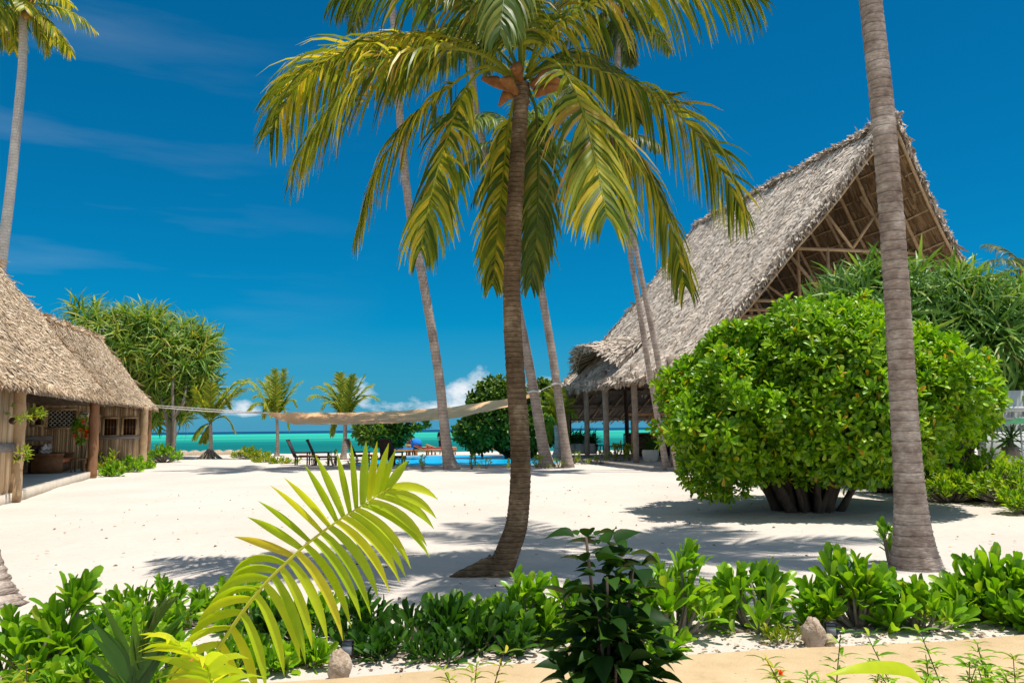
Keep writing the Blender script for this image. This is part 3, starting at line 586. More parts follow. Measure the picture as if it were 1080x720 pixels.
# small beach palms, fronds aimed by hand
def small(label, D, basep, crown, tips, r, seed, roots=False, leaf=.62, m='leaf_young'):
    b = at(*basep, D); c = at(*crown, D)
    fr = []
    rr = random.Random(seed)
    for (x, y, h) in tips:
        d1 = D + rr.uniform(-1.2, 1.2)
        e = at(x, y, d1); k1 = c * .62 + e * .38 + V(0, 0, h * D / F * 1.3); k2 = c * .28 + e * .72 + V(0, 0, h * D / F * 1.2)
        fr.append(dict(p=[c, k1, k2, e], kw=dict(L=leaf * 1.15, n=36, thick=.035, wid=.075, grav=.16, bare=.12, fwd=1.15)))
    o = palm(label, [b + V(0, 0, -.1), b * .6 + c * .4 + V(.05, 0, 0), c], r, r * .7, fr, seed=seed, m_leaf=m, flare=.5, sheath=False, trunk_n=30, group='young coconut palms on the beach')
    if roots:
        mb = MB()
        for k in range(16):
            a = k * .39; q = b + V(math.cos(a) * .75, math.sin(a) * .6, 0); mb.tube([b * .7 + c * .3, q * .6 + (b * .75 + c * .25) * .4, q], [.06, .05, .04], 5)
        mb.build('root', M['bark_pale'], o)
small('small leaning beach palm with stilt roots, left of the sail', 48, (221, 484), (222, 446), [(262, 399, 3), (270, 410, 8), (243, 430, 12), (200, 425, 8), (192, 445, 8), (205, 408, 0), (222, 402, 0), (238, 412, 2), (205, 462, 3), (248, 455, 8), (214, 465, 0), (286, 440, 30)], .14, 31, True)
small('small upright beach palm above the left end of the sail', 52, (292, 479), (292, 440), [(290, 390, -4), (273, 400, 4), (300, 390, 0), (318, 402, 4), (268, 418, 6), (313, 428, 8), (278, 440, 12), (305, 452, 10), (283, 397, 0), (308, 398, 2), (262, 432, 8)], .13, 32)
small('small bushy beach palm with yellowing fronds behind the middle of the sail', 45, (362, 482), (364, 442), [(358, 394, -3), (345, 404, 4), (325, 420, 8), (372, 396, 0), (384, 396, 2), (392, 405, 4), (398, 420, 8), (340, 430, 8), (350, 458, 10), (380, 460, 12), (330, 408, 8), (366, 400, 0)], .15, 33)
small('yellow green fan shaped young palm between the two right pool palms', 40, (588, 480), (587, 448), [(577, 415, 2), (592, 410, 0), (602, 420, 4), (572, 435, 8), (606, 438, 8), (585, 408, 0), (578, 462, 10), (600, 465, 12), (566, 448, 8)], .2, 34, m='leaf_weed')

# ------------------------------------------------------------------ trees and bushes of broad leaves
def blob_points(c, r, n, shell=.35, lobes=9, seed=0, amp=.14, zmin=-1.0):
    g = np.random.default_rng(seed); d = norm(g.normal(size=(n, 3))); d = d[d[:, 2] > zmin]
    ld = norm(g.normal(size=(lobes, 3))); la = g.uniform(.4, 1, lobes)
    b = np.sum(la * np.exp(-((1 - d @ ld.T) / .10)), axis=1); b = np.clip(b, 0, 1.2)
    k = (1 - amp) + amp * b * 1.3
    u = 1 - shell * g.random(len(d)) ** 1.6
    return np.asarray(c) + d * (k * u)[:, None] * np.asarray(r), d
def leafy_tree(label, blobs, base, size, dens, mat, nleaf=6, seed=0, name='tree', cat='tree', tr_r=.2, tmpl='obovate', group=None, nbr=7, trunk=True, tm='bark', shell=.4, amp=.16, up=.5, zmin=-1, tufts=0):
    global rng
    rng = np.random.default_rng(seed); root = empty(name, base, label, cat, group); mb = MB()
    for i, (c, r) in enumerate(blobs):
        n = int(dens * (r[0] * r[1] * r[2]) ** (2 / 3)); P, d = blob_points(c, r, n, shell, 14, seed * 31 + i, amp, zmin)
        ax = norm(d * (1 / np.asarray(r)) * np.mean(r) + V(0, 0, up) + rng.normal(0, .35, d.shape))
        rosettes(mb, P, ax, nleaf, size * rng.uniform(.8, 1.2, len(P)), tmpl, (.35, 1.35))
    for k in range(tufts):
        c, r = blobs[k % len(blobs)]; P0_, d0 = blob_points(c, r, 1, 0, 14, seed * 31 + (k % len(blobs)), amp, zmin)
        d0 = norm(rng.normal(size=3)); d0[2] = abs(d0[2]) * .9 - .2 * (k % 3 == 0); d0 = norm(d0); q0 = np.asarray(c) + d0 * np.asarray(r) * rng.uniform(.93, 1.03); rr_ = rng.uniform(.2, .42)
        n = int(26 * (rr_ / .3) ** 2); dd_ = norm(rng.normal(size=(n, 3))); P = q0 + dd_ * rr_ * rng.uniform(.4, 1, (n, 1)); rosettes(mb, P, norm(dd_ + d0 * .8 + V(0, 0, .5)), nleaf, size * rng.uniform(.8, 1.25, len(P)), tmpl, (.3, 1.3))
    mb.build('crown', M[mat], root)
    if trunk:
        mb = MB(); b = np.asarray(base, float)
        for k in range(nbr):
            c, r = blobs[k % len(blobs)]; a = k * 2.4; tgt = np.asarray(c) + V(math.cos(a) * r[0] * .5, math.sin(a) * r[1] * .5, 0)
            s = b + V(math.cos(a) * tr_r * .7, math.sin(a) * tr_r * .7, -.1)
            mb.tube(interp([s, s * .6 + tgt * .4 + V(0, 0, -.1 + .1 * math.sin(a)), tgt], 10), np.linspace(tr_r * .6, tr_r * .2, 10), 8, wob=.1)
        mb.build('trunk', M[tm], root, smooth=True)
    return root
# the big round bush
bc = ground(866, 540); Db = bc[1] + .4
def pxblob(px, py, D, rx, ry, rz): 
    k = D / F; return (at(px, py, D), (rx * k, rz, ry * k))
bush = leafy_tree('huge dome shaped glossy green bush with yellow specks, standing on the sand', [pxblob(864, 420, Db, 152, 88, 2.8), pxblob(768, 447, Db - .5, 64, 72, 1.7), pxblob(942, 420, Db + .4, 78, 66, 2.0), pxblob(852, 384, Db, 104, 56, 2.0), pxblob(885, 442, Db - .9, 88, 66, 1.5)],
    (bc[0], Db, 0), .168, 700, 'leaf_bush', 7, 5, 'round_bush', 'bush', trunk=False, shell=.28, amp=.2, up=.7, tufts=110)
mb = MB(); rng = np.random.default_rng(9)
for k in range(44):
    a = rng.uniform(0, 6.28); rr = rng.uniform(.1, .72); s = V(bc[0] + math.cos(a) * rr, Db + math.sin(a) * rr * .7, -.1); g = rng.uniform(1.3, 2.2)
    e = V(bc[0] + math.cos(a) * rr * g * 1.5, Db + math.sin(a) * rr * g, rng.uniform(1.3, 2.0)); mb.tube(interp([s, s * .5 + e * .5 + rng.normal(0, .08, 3), e], 9), np.linspace(rng.uniform(.04, .12), .035, 9), 7, wob=.2)
mb.build('trunk', M['bark'], bush, smooth=True)

leafy_tree('round dark green beach tree behind the main palm trunk and the sail end', [pxblob(535, 437, 43, 42, 34, 1.8), pxblob(505, 455, 43.5, 24, 20, 1.2), pxblob(560, 450, 43, 34, 28, 1.4), pxblob(525, 418, 43, 26, 18, 1.2), pxblob(575, 425, 44, 24, 24, 1.2)],
    at(548, 483, 43), .34, 260, 'leaf_tree', 6, 14, 'beach_tree', tr_r=.3)
leafy_tree('low flat crowned green beach tree behind the loungers, under the sail', [pxblob(400, 456, 43, 26, 13, 1.3), pxblob(425, 446, 43, 26, 6, 1.2), pxblob(415, 458, 43, 18, 10, 1.0)], at(404, 484, 43), .3, 300, 'leaf_tree', 6, 15, 'beach_tree', tr_r=.2)
# pandanus
def pandanus(label, blobs, base, size, n, mat, seed, bladen=22, stems=(), group='pandanus thickets'):
    global rng
    rng = np.random.default_rng(seed); root = empty('pandanus_tree', base, label, 'tree', group); mb = MB()
    tot = sum(r[0] * r[2] for c, r in blobs); tips = []
    for i, (c, r) in enumerate(blobs):
        k = int(n * r[0] * r[2] / tot); P, d = blob_points(c, r, k, .3, 10, seed + i, .16, -.75)
        ax = norm(d + V(0, 0, .35) + rng.normal(0, .2, d.shape)); rosettes(mb, P, ax, bladen, size * rng.uniform(.8, 1.2, len(P)), 'strap', (.1, 1.9), .2, .2); tips.append(P)
    mb.build('crown', M[mat], root); tips = np.concatenate(tips)
    mb = MB(); b = np.asarray(base, float); hub = b + V(0, 0, (np.mean(tips[:, 2]) - b[2]) * .45)
    mb.tube([b + V(0, 0, -.1), hub], [.24, .17], 8, wob=.1)
    for k in range(0, len(tips), max(1, len(tips) // 40)):
        t = tips[k]; mb.tube(interp([hub, hub * .45 + t * .55 + V(0, 0, -.3), t], 6), np.linspace(.09, .05, 6), 6)
    for q in stems: mb.tube(interp(q, 12), np.linspace(.13, .07, 12), 7, wob=.1)
    mb.build('trunk', M['bark_pale'], root, smooth=True)
    return root
Dp = 50
pandanus('tall shaggy pandanus tree rising behind the far end of the thatched hut', [pxblob(165, 372, Dp, 60, 48, 3.2), pxblob(110, 358, Dp, 42, 34, 3), pxblob(195, 395, Dp - .5, 34, 42, 2), pxblob(165, 420, Dp, 36, 34, 2)], at(178, 480, Dp), 1.25, 330, 'leaf_pand', 41,
    stems=([at(183, 480, Dp - 2.6), at(184, 450, Dp - 2.6), at(182, 415, Dp - 2.6), at(184, 385, Dp - 2.4)], [at(183, 440, Dp - 2.6), at(193, 425, Dp - 2.4), at(197, 405, Dp - 2)], [at(176, 480, Dp - 2), at(177, 450, Dp - 2), at(170, 420, Dp - 2)]))
pandanus('wide blue green pandanus thicket between the round bush and the thatched hall gable', [pxblob(960, 345, 21.5, 98, 62, 1.6), pxblob(1045, 375, 21, 60, 62, 1.6), pxblob(1100, 370, 21.5, 40, 70, 1.4), pxblob(900, 350, 22, 40, 50, 1.2)], at(1010, 505, 22), .95, 420, 'leaf_pand2', 42)
pandanus('spiky low plant in front of the white wall at the right edge', [pxblob(1066, 462, 18.5, 4, 3, .1)], at(1066, 478, 18.5), .42, 2, 'leaf_hedge_dark', 43, 20, group=None)

# ------------------------------------------------------------------ shrubs
def shrub(label, px, py, D, w, h, size, nros, mat='leaf_hedge', seed=0, nleaf=12, tmpl='spoon', name='beach_shrub', group='leafy beach shrubs', stemm='bark_pale', z0=0.0, up=.9, lean=0):
    """bushy shrub standing at ground point under pixel px, top at pixel py"""
    global rng
    rng = np.random.default_rng(seed + 500); c = at(px, py, D); b = V(c[0], D, z0); H = c[2] - z0 if h is None else h
    root = empty(name, b, label, 'shrub', group); mb = MB(); sb = MB()
    P = []; AX = []
    for k in range(nros):
        a = rng.uniform(0, 6.28); rr = math.sqrt(rng.random()) ; e = b + V(math.cos(a) * rr * w / 2 + lean * H, math.sin(a) * rr * w / 2 * .7, H * (.95 - .5 * rr ** 1.5) * rng.uniform(.55, 1.0))
        if k < 3: e = b + V(rng.uniform(-.25, .25) * w + lean * H, rng.uniform(-.1, .1) * w, H * rng.uniform(.86, .95))
        e[2] -= size * .55; e[2] = max(e[2], z0 + .05)
        s = b + V(math.cos(a) * rr * w * .12, math.sin(a) * rr * w * .08, 0); sb.tube(interp([s, s * .5 + e * .5 + V(0, 0, -.03), e], 5), np.linspace(.012, .007, 5) * (1 + size * 3), 5)
        P.append(e); AX.append(V(math.cos(a) * rr * .8, math.sin(a) * rr * .8, up))
    P = np.array(P); AX = np.array(AX) + rng.normal(0, .12, (len(P), 3))
    rosettes(mb, P, AX, nleaf, size * rng.uniform(.8, 1.15, len(P)), tmpl, (.10, .95), .2, .25, stem=size * .6)
    mb.build('foliage', M[mat], root); sb.build('stem', M[stemm], root)
    return root
HG = 'green beach shrubs along the foreground path'
hedge = [ # px, top, D, width, leaf, n, mat, label
 (28, 642, 5.0, .95, .17, 44, 'leaf_hedge', 'bright green shrub filling the bottom left corner'),
 (74, 606, 5.1, .5, .19, 12, 'leaf_hedge', 'big leaved shrub sticking up highest at the lower left'),
 (110, 640, 5.9, .9, .14, 50, 'leaf_hedge', 'leafy shrub beside the tall one in the lower left'),
 (168, 612, 6.9, 1.0, .15, 40, 'leaf_hedge', 'dense shrub behind the lower end of the lime green frond'),
 (60, 690, 4.3, .8, .14, 46, 'leaf_hedge', 'low shrub at the very bottom left with tangled bright leaves'),
 (150, 668, 5.2, .8, .13, 46, 'leaf_hedge', 'low yellow green shrub left of the lime green frond stem'),
 (245, 612, 6.9, .95, .15, 38, 'leaf_hedge', 'shrub right behind the middle of the lime green frond'),
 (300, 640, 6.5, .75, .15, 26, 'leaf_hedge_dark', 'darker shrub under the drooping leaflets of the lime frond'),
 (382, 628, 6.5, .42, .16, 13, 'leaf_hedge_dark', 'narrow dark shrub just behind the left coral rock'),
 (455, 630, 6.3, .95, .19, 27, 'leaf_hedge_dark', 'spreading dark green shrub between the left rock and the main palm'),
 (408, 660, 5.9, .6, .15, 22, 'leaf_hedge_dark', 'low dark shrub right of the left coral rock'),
 (548, 605, 6.3, .6, .2, 20, 'leaf_hedge', 'light green shrub in front of the main palm base'),
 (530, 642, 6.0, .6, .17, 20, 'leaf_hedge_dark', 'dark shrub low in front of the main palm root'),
 (608, 612, 6.3, .75, .19, 26, 'leaf_hedge', 'shrub partly hidden by the left side of the dark broad leaved plant'),
 (660, 640, 5.9, .7, .16, 26, 'leaf_hedge', 'shrub mostly hidden behind the dark broad leaved plant'),
 (712, 574, 6.4, .72, .19, 34, 'leaf_hedge', 'upright bright shrub just right of the dark broad leaved plant'),
 (794, 586, 6.5, .8, .22, 20, 'leaf_hedge', 'open branched shrub standing alone with sand showing both sides'),
 (900, 578, 6.6, .85, .22, 34, 'leaf_hedge', 'tall bright shrub right behind the right coral rock'),
 (848, 615, 6.6, .5, .18, 14, 'leaf_hedge', 'small shrub just left of the right coral rock'),
 (968, 612, 6.5, .7, .18, 24, 'leaf_hedge', 'low shrub in front of the thick grey palm trunk'),
 (1040, 580, 6.8, .9, .22, 36, 'leaf_hedge', 'dense shrub right of the thick grey palm trunk'),
 (1090, 592, 6.6, .8, .2, 34, 'leaf_hedge', 'shrub cut off by the right edge of the picture'),
 (1010, 618, 6.9, .55, .16, 18, 'leaf_hedge', 'small shrub directly under the base of the thick grey palm'),
 (335, 640, 6.9, .6, .16, 20, 'leaf_hedge', 'bright shrub showing between the lime frond and the left lamp'),
 (490, 645, 6.9, .6, .16, 20, 'leaf_hedge', 'bright shrub peeking over the spreading dark shrub'),
 (752, 612, 6.9, .5, .17, 14, 'leaf_hedge', 'low bright shrub behind the open branched shrub'),
 (300, 672, 5.7, .6, .15, 22, 'leaf_hedge', 'low bright shrub under the drooping leaflets left of the left rock'),
 (258, 668, 5.6, .6, .14, 22, 'leaf_hedge', 'low bright shrub right behind the lower stem of the lime frond'),
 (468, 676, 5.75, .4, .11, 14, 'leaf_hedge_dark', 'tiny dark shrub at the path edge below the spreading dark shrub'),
 (824, 668, 6.1, .3, .08, 10, 'leaf_weed', 'tiny sprouting shrub left of the right coral rock at the path edge'),
]
for i, (px, py, D, w_, sz, n, m, lb) in enumerate(hedge): shrub(lb, px, py, D, w_, None, sz * 1.08, int(n * .78), m, i, group=HG)
shrub('small sprout growing against the base of the thick grey palm trunk', 936, 548, 9.6, .3, None, .17, 6, 'leaf_hedge', 60, 9)
# band of shrubs on the right behind the grey palm
SR = 'shrubs in the bed on the right'
for i, (px, py, D, w_, n, lb) in enumerate([
  (930, 478, 19.5, 2.0, 70, 'bright shrub bank low behind the round bush trunk'), (985, 472, 18.5, 2.2, 110, 'bright shrub right of the round bush, behind the grey trunk'),
  (1035, 470, 17.0, 2.2, 120, 'yellow green shrub below the white wall'), (1075, 478, 16.0, 2.0, 120, 'bright shrub at the right edge below the white wall'),
  (1000, 492, 16.8, 1.6, 70, 'front shrub with bare twigs on the sand right of the grey trunk'), (1100, 500, 14.5, 1.6, 90, 'nearest bright shrub at the right edge of the sand')]):
    shrub(lb, px, py, D, w_, None, .16, int(n * 1.7), 'leaf_bank', 70 + i, 9, group=SR)
leafy_tree('second glossy bush with yellow specks joining the big bush on its right', [pxblob(1006, 425, 18.0, 34, 44, 1.6), pxblob(975, 400, 18.2, 40, 44, 1.3)], at(1012, 512, 18), .23, 300, 'leaf_bush', 7, 19, 'round_bush', 'bush', tr_r=.2, shell=.25)

# dark broad-leaved plant in the foreground centre
def broad_plant():
    global rng
    rng = np.random.default_rng(77); Dd = 3.1; b = at(645, 800, Dd); root = empty('broad_leaved_plant', b, 'dark broad leaved plant standing tall in the bottom centre foreground', 'plant')
    sb = MB(); mb = MB(); P = []; Dr = []
    for (tx, ty, dd) in [(618, 566, 0), (640, 575, .12), (668, 598, -.05), (612, 630, .1), (662, 636, -.1), (632, 652, -.15), (608, 680, .05), (682, 662, .1), (650, 700, -.15), (640, 608, -.1), (604, 706, -.1), (655, 586, .1), (690, 690, .0), (632, 712, .1)]:
        tip = at(tx, ty, Dd + dd); mid = b * .35 + tip * .65 + V((b[0] - tip[0]) * .2, 0, 0)
        q = interp([b, b * .6 + tip * .4 + V(-.0, 0, 0), tip], 12); sb.tube(q, np.linspace(.011, .005, 12), 6)
        for i in range(2, 12):
            for s in range(5):
                a = i * 2.4 - s * 1.3 + s * PI + rng.uniform(-.3, .3); P.append(q[i]); Dr.append(V(math.cos(a), math.sin(a) * .7, rng.uniform(-.5, .15) + .35 * (i > 9)))
    P = np.array(P); Dr = np.array(Dr); P = P + norm(Dr * V(1, 1, .2)) * .045
    sz = rng.uniform(.07, .135, len(P)); tv, tf = TEMPL['ovate']; mb.inst(tv, tf, P, frames(Dr, None, .35), sz)
    mb.build('foliage', M['leaf_shaded'], root, smooth=True); sb.build('stem', M['bark'], root)
broad_plant()

# lime green frond in the left foreground, laid out leaflet by leaflet
def lime_frond():
    global rng
    rng = np.random.default_rng(5); D0 = 2.7
    root = empty('palm_seedling', ground(200, 900, 0), 'large lime green young palm frond sweeping up across the lower left', 'palm seedling')
    rp = interp([at(186, 765, D0 - .05), at(213, 711, D0), at(264, 634, D0), at(307, 588, D0), (at(349, 554, D0)), at(383, 532, D0), at(414, 512, D0)], 60)
    mb = MB(); mb.tube(rp, np.linspace(.008, .002, 60), 7); rib = mb.build('midrib', M['stem_lime'], root, smooth=True)
    right = norm(at(640, 500, D0) - at(440, 500, D0)); upw = norm(at(540, 300, D0) - at(540, 600, D0)); fw = V(0, 1, 0)
    def lf(t, side): 
        if side < 0: ang = np.interp(t, [0, .1, .3, .45, .6, .75, .88, .96, 1], [96, 88, 74, 62, 34, 6, -6, -22, -50]); ln = np.interp(t, [0, .2, .45, .6, .8, .95, 1], [60, 64, 64, 72, 66, 46, 34])
        else: ang = -np.interp(t, [0, .1, .3, .5, .65, .8, .92, 1], [150, 148, 138, 128, 118, 106, 92, 70]); ln = np.interp(t, [0, .2, .4, .6, .8, .95, 1], [72, 86, 98, 94, 88, 66, 48])
        return R(ang), ln * D0 / F
    mb = MB(); n = 24
    for side in (-1, 1):
        for i in range(n):
            t = (i + .35 + (.25 if side > 0 else 0)) / n; t = t ** 1.0
            k = .16 + .84 * t; p = rp[min(59, int(k * 59))]; ang, ln = lf(t, side); ang += rng.normal(0, .05); ln *= rng.uniform(.93, 1.07)
            d = -math.sin(ang) * right + math.cos(ang) * upw + fw * rng.uniform(-.15, .15) * side
            d = norm(d); wd = np.cross(d, fw); wd = norm(wd + fw * rng.uniform(.1, .8))
            gcoef = (.11 if t < .4 else .02) if side < 0 else (.14 - .06 * t)
            q = p.copy(); rows = []; m = 9
            for s in range(m):
                u = s / (m - 1); w2 = .0114 * (.35 + 1.0 * math.sin(PI * min(1, u * .85 + .12)) ** .8) * (1 - u ** 6) + .0004
                up_ = np.cross(d, wd)
                rows.append([q - wd * w2, q - up_ * w2 * .35, q + wd * w2])
                d = norm(d + V(0, 0, -1) * gcoef * (1 + 1.3 * u)); wd = norm(wd - d * np.dot(wd, d)); q = q + d * ln / (m - 1)
            P = np.array(rows); mb.grid(P)
    mb.build('leaflets', M['leaf_lime'], root, smooth=False)
    # two more leaves rising from the same seedling, mostly below the frame
    mb = MB()
    frond(mb, [at(150, 800, 2.5), at(140, 740, 2.5), at(146, 690, 2.5), at(162, 655, 2.5)], .22, 16, .03, .05, bare=.3, fwd=1.6, thick=.006)
    mb.build('frond', M['leaf_hedge_dark'], root)
    mb = MB()
    frond(mb, [at(190, 800, 2.6), at(222, 740, 2.6), at(216, 700, 2.5), at(180, 672, 2.4)], .2, 12, .028, .12, bare=.35, fwd=.8, thick=.006)
    mb.build('frond', M['leaf_lime'], root)
    mb = MB(); c = at(203, 702, 2.85)
    for k in range(5): mb.ball(c + V(rng.uniform(-.022, .022), rng.uniform(-.02, .02), rng.uniform(-.03, .02)), .018, 8, 6)
    mb.build('fruit', M['coconut_red'], root, smooth=True)
M['coconut_red'] = mat_noise('reddish palm fruit', [(.3, (.5, .1, .03)), (.7, (.65, .22, .08))], 20, rough=.5)
lime_frond()

# small weeds in front of the path, growing up into the frame
WG = 'thin weeds in front of the path'
for i, (px, py, D, n, m, lb) in enumerate([
  (840, 690, 3.9, 9, 'leaf_weed', 'yellow green weed with a red flower in front of the path'), (878, 672, 4.0, 8, 'leaf_hedge', 'thin weed in front of the path below the right garden lamp'),
  (945, 676, 4.1, 8, 'leaf_hedge', 'slender stalked weed in front of the path left of the yellow leaf'), (1003, 672, 4.1, 9, 'leaf_hedge', 'bare branched weed in front of the path right of the yellow leaf'),
  (1048, 678, 4.2, 7, 'leaf_hedge', 'two stalked weed near the right end of the path'), (1078, 690, 4.2, 6, 'leaf_weed', 'weed at the right corner of the path'),
  (497, 684, 3.8, 10, 'leaf_weed', 'yellow feathery weed left of the dark broad leaved plant'), (905, 700, 3.9, 6, 'leaf_weed', 'low weed at the bottom edge right of the red flower weed'), (18, 700, 3.6, 10, 'leaf_weed', 'yellow weed at the bottom left corner')]):
    rng = np.random.default_rng(900 + i); c = at(px, py, D); b = V(c[0], c[1], .07); root = empty('weed', b, lb, 'weed', WG); mb = MB(); sb = MB()
    for k in range(4 if n > 6 else 3):
        e = V(c[0] + rng.uniform(-.17, .17), c[1] + rng.uniform(-.1, .1), .07 + (c[2] - .07) * (rng.uniform(.45, .95) if k else 1)); q = interp([b, b * .5 + e * .5 + V(rng.uniform(-.05, .05), 0, 0), e], 12); sb.tube(q, np.linspace(.005, .002, 12), 5)
        P = q[4:] + rng.normal(0, .008, (8, 3)); nn = len(P); a = np.arange(nn) * 2.4; rep = 4
        P = np.repeat(P, rep, 0); a = np.repeat(a, rep) + np.tile(np.arange(rep) * PI / 2 * 1.1, nn); Dv = np.stack([np.cos(a), np.sin(a), .35 + 0 * a], 1)
        tv, tf = TEMPL['lance']; mb.inst(tv, tf, P, frames(Dv, None, .3), rng.uniform(.04, .11, len(P)))
    mb.build('foliage', M[m], root); sb.build('stem', M['bark'], root)
    if i == 0:
        fb = MB(); rosettes(fb, np.array([at(823, 712, D)]), np.array([[0, -.3, 1.]]), 7, .03, 'small'); fb.build('flower', M['flower_red'], root)
mb = MB(); q = interp([at(985, 735, 3.6), at(960, 708, 3.6), at(915, 704, 3.55), at(870, 712, 3.5)], 12); Wd = V(0, .5, .8)
wv = .03 * np.sin(PI * np.linspace(.12, 1, 12)) ; mb.grid(np.stack([q - Wd * wv[:, None], q, q + Wd * wv[:, None] + V(0, .01, 0)], 1)); tag(mb.build('palm_leaflet', M['leaf_lime'], smooth=True), 'single yellow green blade arching over the bottom edge at right', 'leaf')

# rocks and garden lamps on the path edge
def rock(label, px, py, D, r, seed):
    global rng
    rng = np.random.default_rng(seed); c = at(px, py, D); mb = MB(); mb.ball((0, 0, 0), r, 14, 10, .16); o = mb.build('coral_rock', M['rock'], smooth=True); o.location = [c[0], c[1], r[2] * .75]; o.rotation_euler = (0, 0, seed)
    tag(o, label, 'rock', 'coral rocks beside the garden lamps')
rock('pale coral rock left of the dark plants, in front of the left garden lamp', 358, 700, 5.35, (.075, .075, .11), 1)
rock('pale brown coral rock at the path edge on the right, beside a garden lamp', 858, 672, 6.0, (.09, .08, .12), 2)
rock('small tan stone tucked against the right garden lamp', 875, 680, 6.05, (.045, .045, .045), 3)
def lamp(label, px, py, D, rz):
    c = at(px, py, D); root = empty('garden_lamp', V(c[0], c[1], 0), label, 'garden lamp', 'black garden spot lamps')
    ax = np.array(Matrix.Rotation(rz, 3, 'Z') @ Matrix.Rotation(R(-20), 3, 'X')).T
    mb = MB(); mb.box(c, (.085, .05, .12), ax=ax)
    for k in range(5): mb.box(c + V(0, 0, -.05 + k * .025) , (.092, .056, .006), ax=ax)
    mb.build('housing', M['lamp_black'], root)
    mb = MB(); mb.box(c + np.array([0, -.028, 0.004]) @ ax, (.066, .006, .09), ax=ax); mb.build('glass', M['lamp_glass'], root)
    mb = MB(); mb.tube([V(c[0], c[1] + .02, -.05), V(c[0], c[1] + .02, c[2] - .03)], .01, 6); mb.build('stake', M['lamp_black'], root)
lamp('black garden lamp behind the left coral rock', 366, 684, 5.6, .1)
lamp('black garden lamp behind the right coral rock, under the tall shrub', 876, 664, 6.15, -.2)

exec_order = None
# ------------------------------------------------------------------ thatch
def thatch_patch(surf, blades, n, ln, wd, lift=.10, yaw=.35, seed=0, fringe=None):
    """surf(u,v)->points, u along the ridge, v down the slope; blades : MB; area-uniform scatter"""
    g = np.random.default_rng(seed); u = g.random(n * 3); v = g.random(n * 3); e = 1e-3
    P = surf(u, v); Pu = surf(np.minimum(u + e, 1), v) - surf(np.maximum(u - e, 0), v); Pv = surf(u, np.minimum(v + e, 1)) - surf(u, np.maximum(v - e, 0))
    ar = np.linalg.norm(np.cross(Pu, Pv), axis=1); keep = g.random(len(u)) < ar / np.percentile(ar, 98); idx = np.nonzero(keep)[0][:n]
    P, Pu, Pv = P[idx], Pu[idx], Pv[idx]; Dn = norm(Pv); Nn = norm(np.cross(Pu, Pv)); flip = np.where(Nn[:, 2:3] < 0, -1, 1); Nn = Nn * flip
    m = len(P); X = norm(np.cross(Dn, Nn)); a = g.normal(0, yaw, m)[:, None]; Dn = Dn * np.cos(a) + X * np.sin(a); Dn = norm(Dn + Nn * g.uniform(.02, .26, m)[:, None] * (lift / .1))
    X = norm(np.cross(Dn, Nn)); Z = np.cross(X, Dn)
    tv = np.array([[-.5, 0, 0], [.5, 0, 0], [-.45, .55, .04], [.45, .55, .04], [-.2, 1, -.02], [.2, 1, -.02]], float); tf = np.array([[0, 1, 3, 2], [2, 3, 5, 4]])
    sc = np.stack([wd * g.uniform(.5, 1.5, m), ln * g.uniform(.6, 1.3, m), ln * np.ones(m)], 1)
    blades.inst(tv, tf, P + Nn * g.uniform(0, .05, m)[:, None] * (lift / .1), np.stack([X, Dn, Z], 1), sc)
def fringe(blades, line, dirn, n, ln, wd, seed=0, jit=.25):
    g = np.random.default_rng(seed); t = g.random(n); q = interp(line, 60); P = np.stack([np.interp(t, np.linspace(0, 1, 60), q[:, i]) for i in range(3)], 1)
    Dn = norm(np.asarray(dirn) + g.normal(0, jit, (n, 3))); A = frames(Dn, norm(g.normal(size=(n, 3))))
    tv = np.array([[-.5, 0, 0], [.5, 0, 0], [-.4, .6, .0], [.4, .6, .0], [-.1, 1, 0], [.1, 1, 0]], float); tf = np.array([[0, 1, 3, 2], [2, 3, 5, 4]])
    blades.inst(tv, tf, P - Dn * ln * .4 + g.normal(0, .03, (n, 3)), A, np.stack([wd * g.uniform(.5, 1.4, n), ln * g.uniform(.5, 1.25, n), np.ones(n)], 1))
def bil(A, B, C, D_, sag=0.0, lump=0.0, k=0):
    """A,B ridge ends ; D_,C eave ends"""
    A, B, C, D_ = map(np.asarray, (A, B, C, D_))
    def f(u, v):
        u = np.asarray(u, float)[..., None]; v = np.asarray(v, float)[..., None]
        p = (A * (1 - u) + B * u) * (1 - v) + (D_ * (1 - u) + C * u) * v
        p = p - V(0, 0, 1) * sag * 4 * v * (1 - v)
        if lump: p = p + V(0, 0, 1) * lump * (np.sin(u * 17 + k) * np.sin(v * 9 + k) + .6 * np.sin(u * 41 + v * 13)) * np.minimum(1, 6 * v * (1 - v) + .35)
        return p
    return f
def sheet(mb, f, nu=30, nv=14, thick=0, off=None):
    U, Vv = np.meshgrid(np.linspace(0, 1, nu), np.linspace(0, 1, nv), indexing='ij'); P = f(U, Vv); mb.grid(P)
    if thick:
        Q = P - V(0, 0, thick); mb.grid(Q)
        for a, b in ((P[:, -1], Q[:, -1]), (P[:, 0], Q[:, 0]), (P[0], Q[0]), (P[-1], Q[-1])): mb.grid(np.stack([a, b], 1))
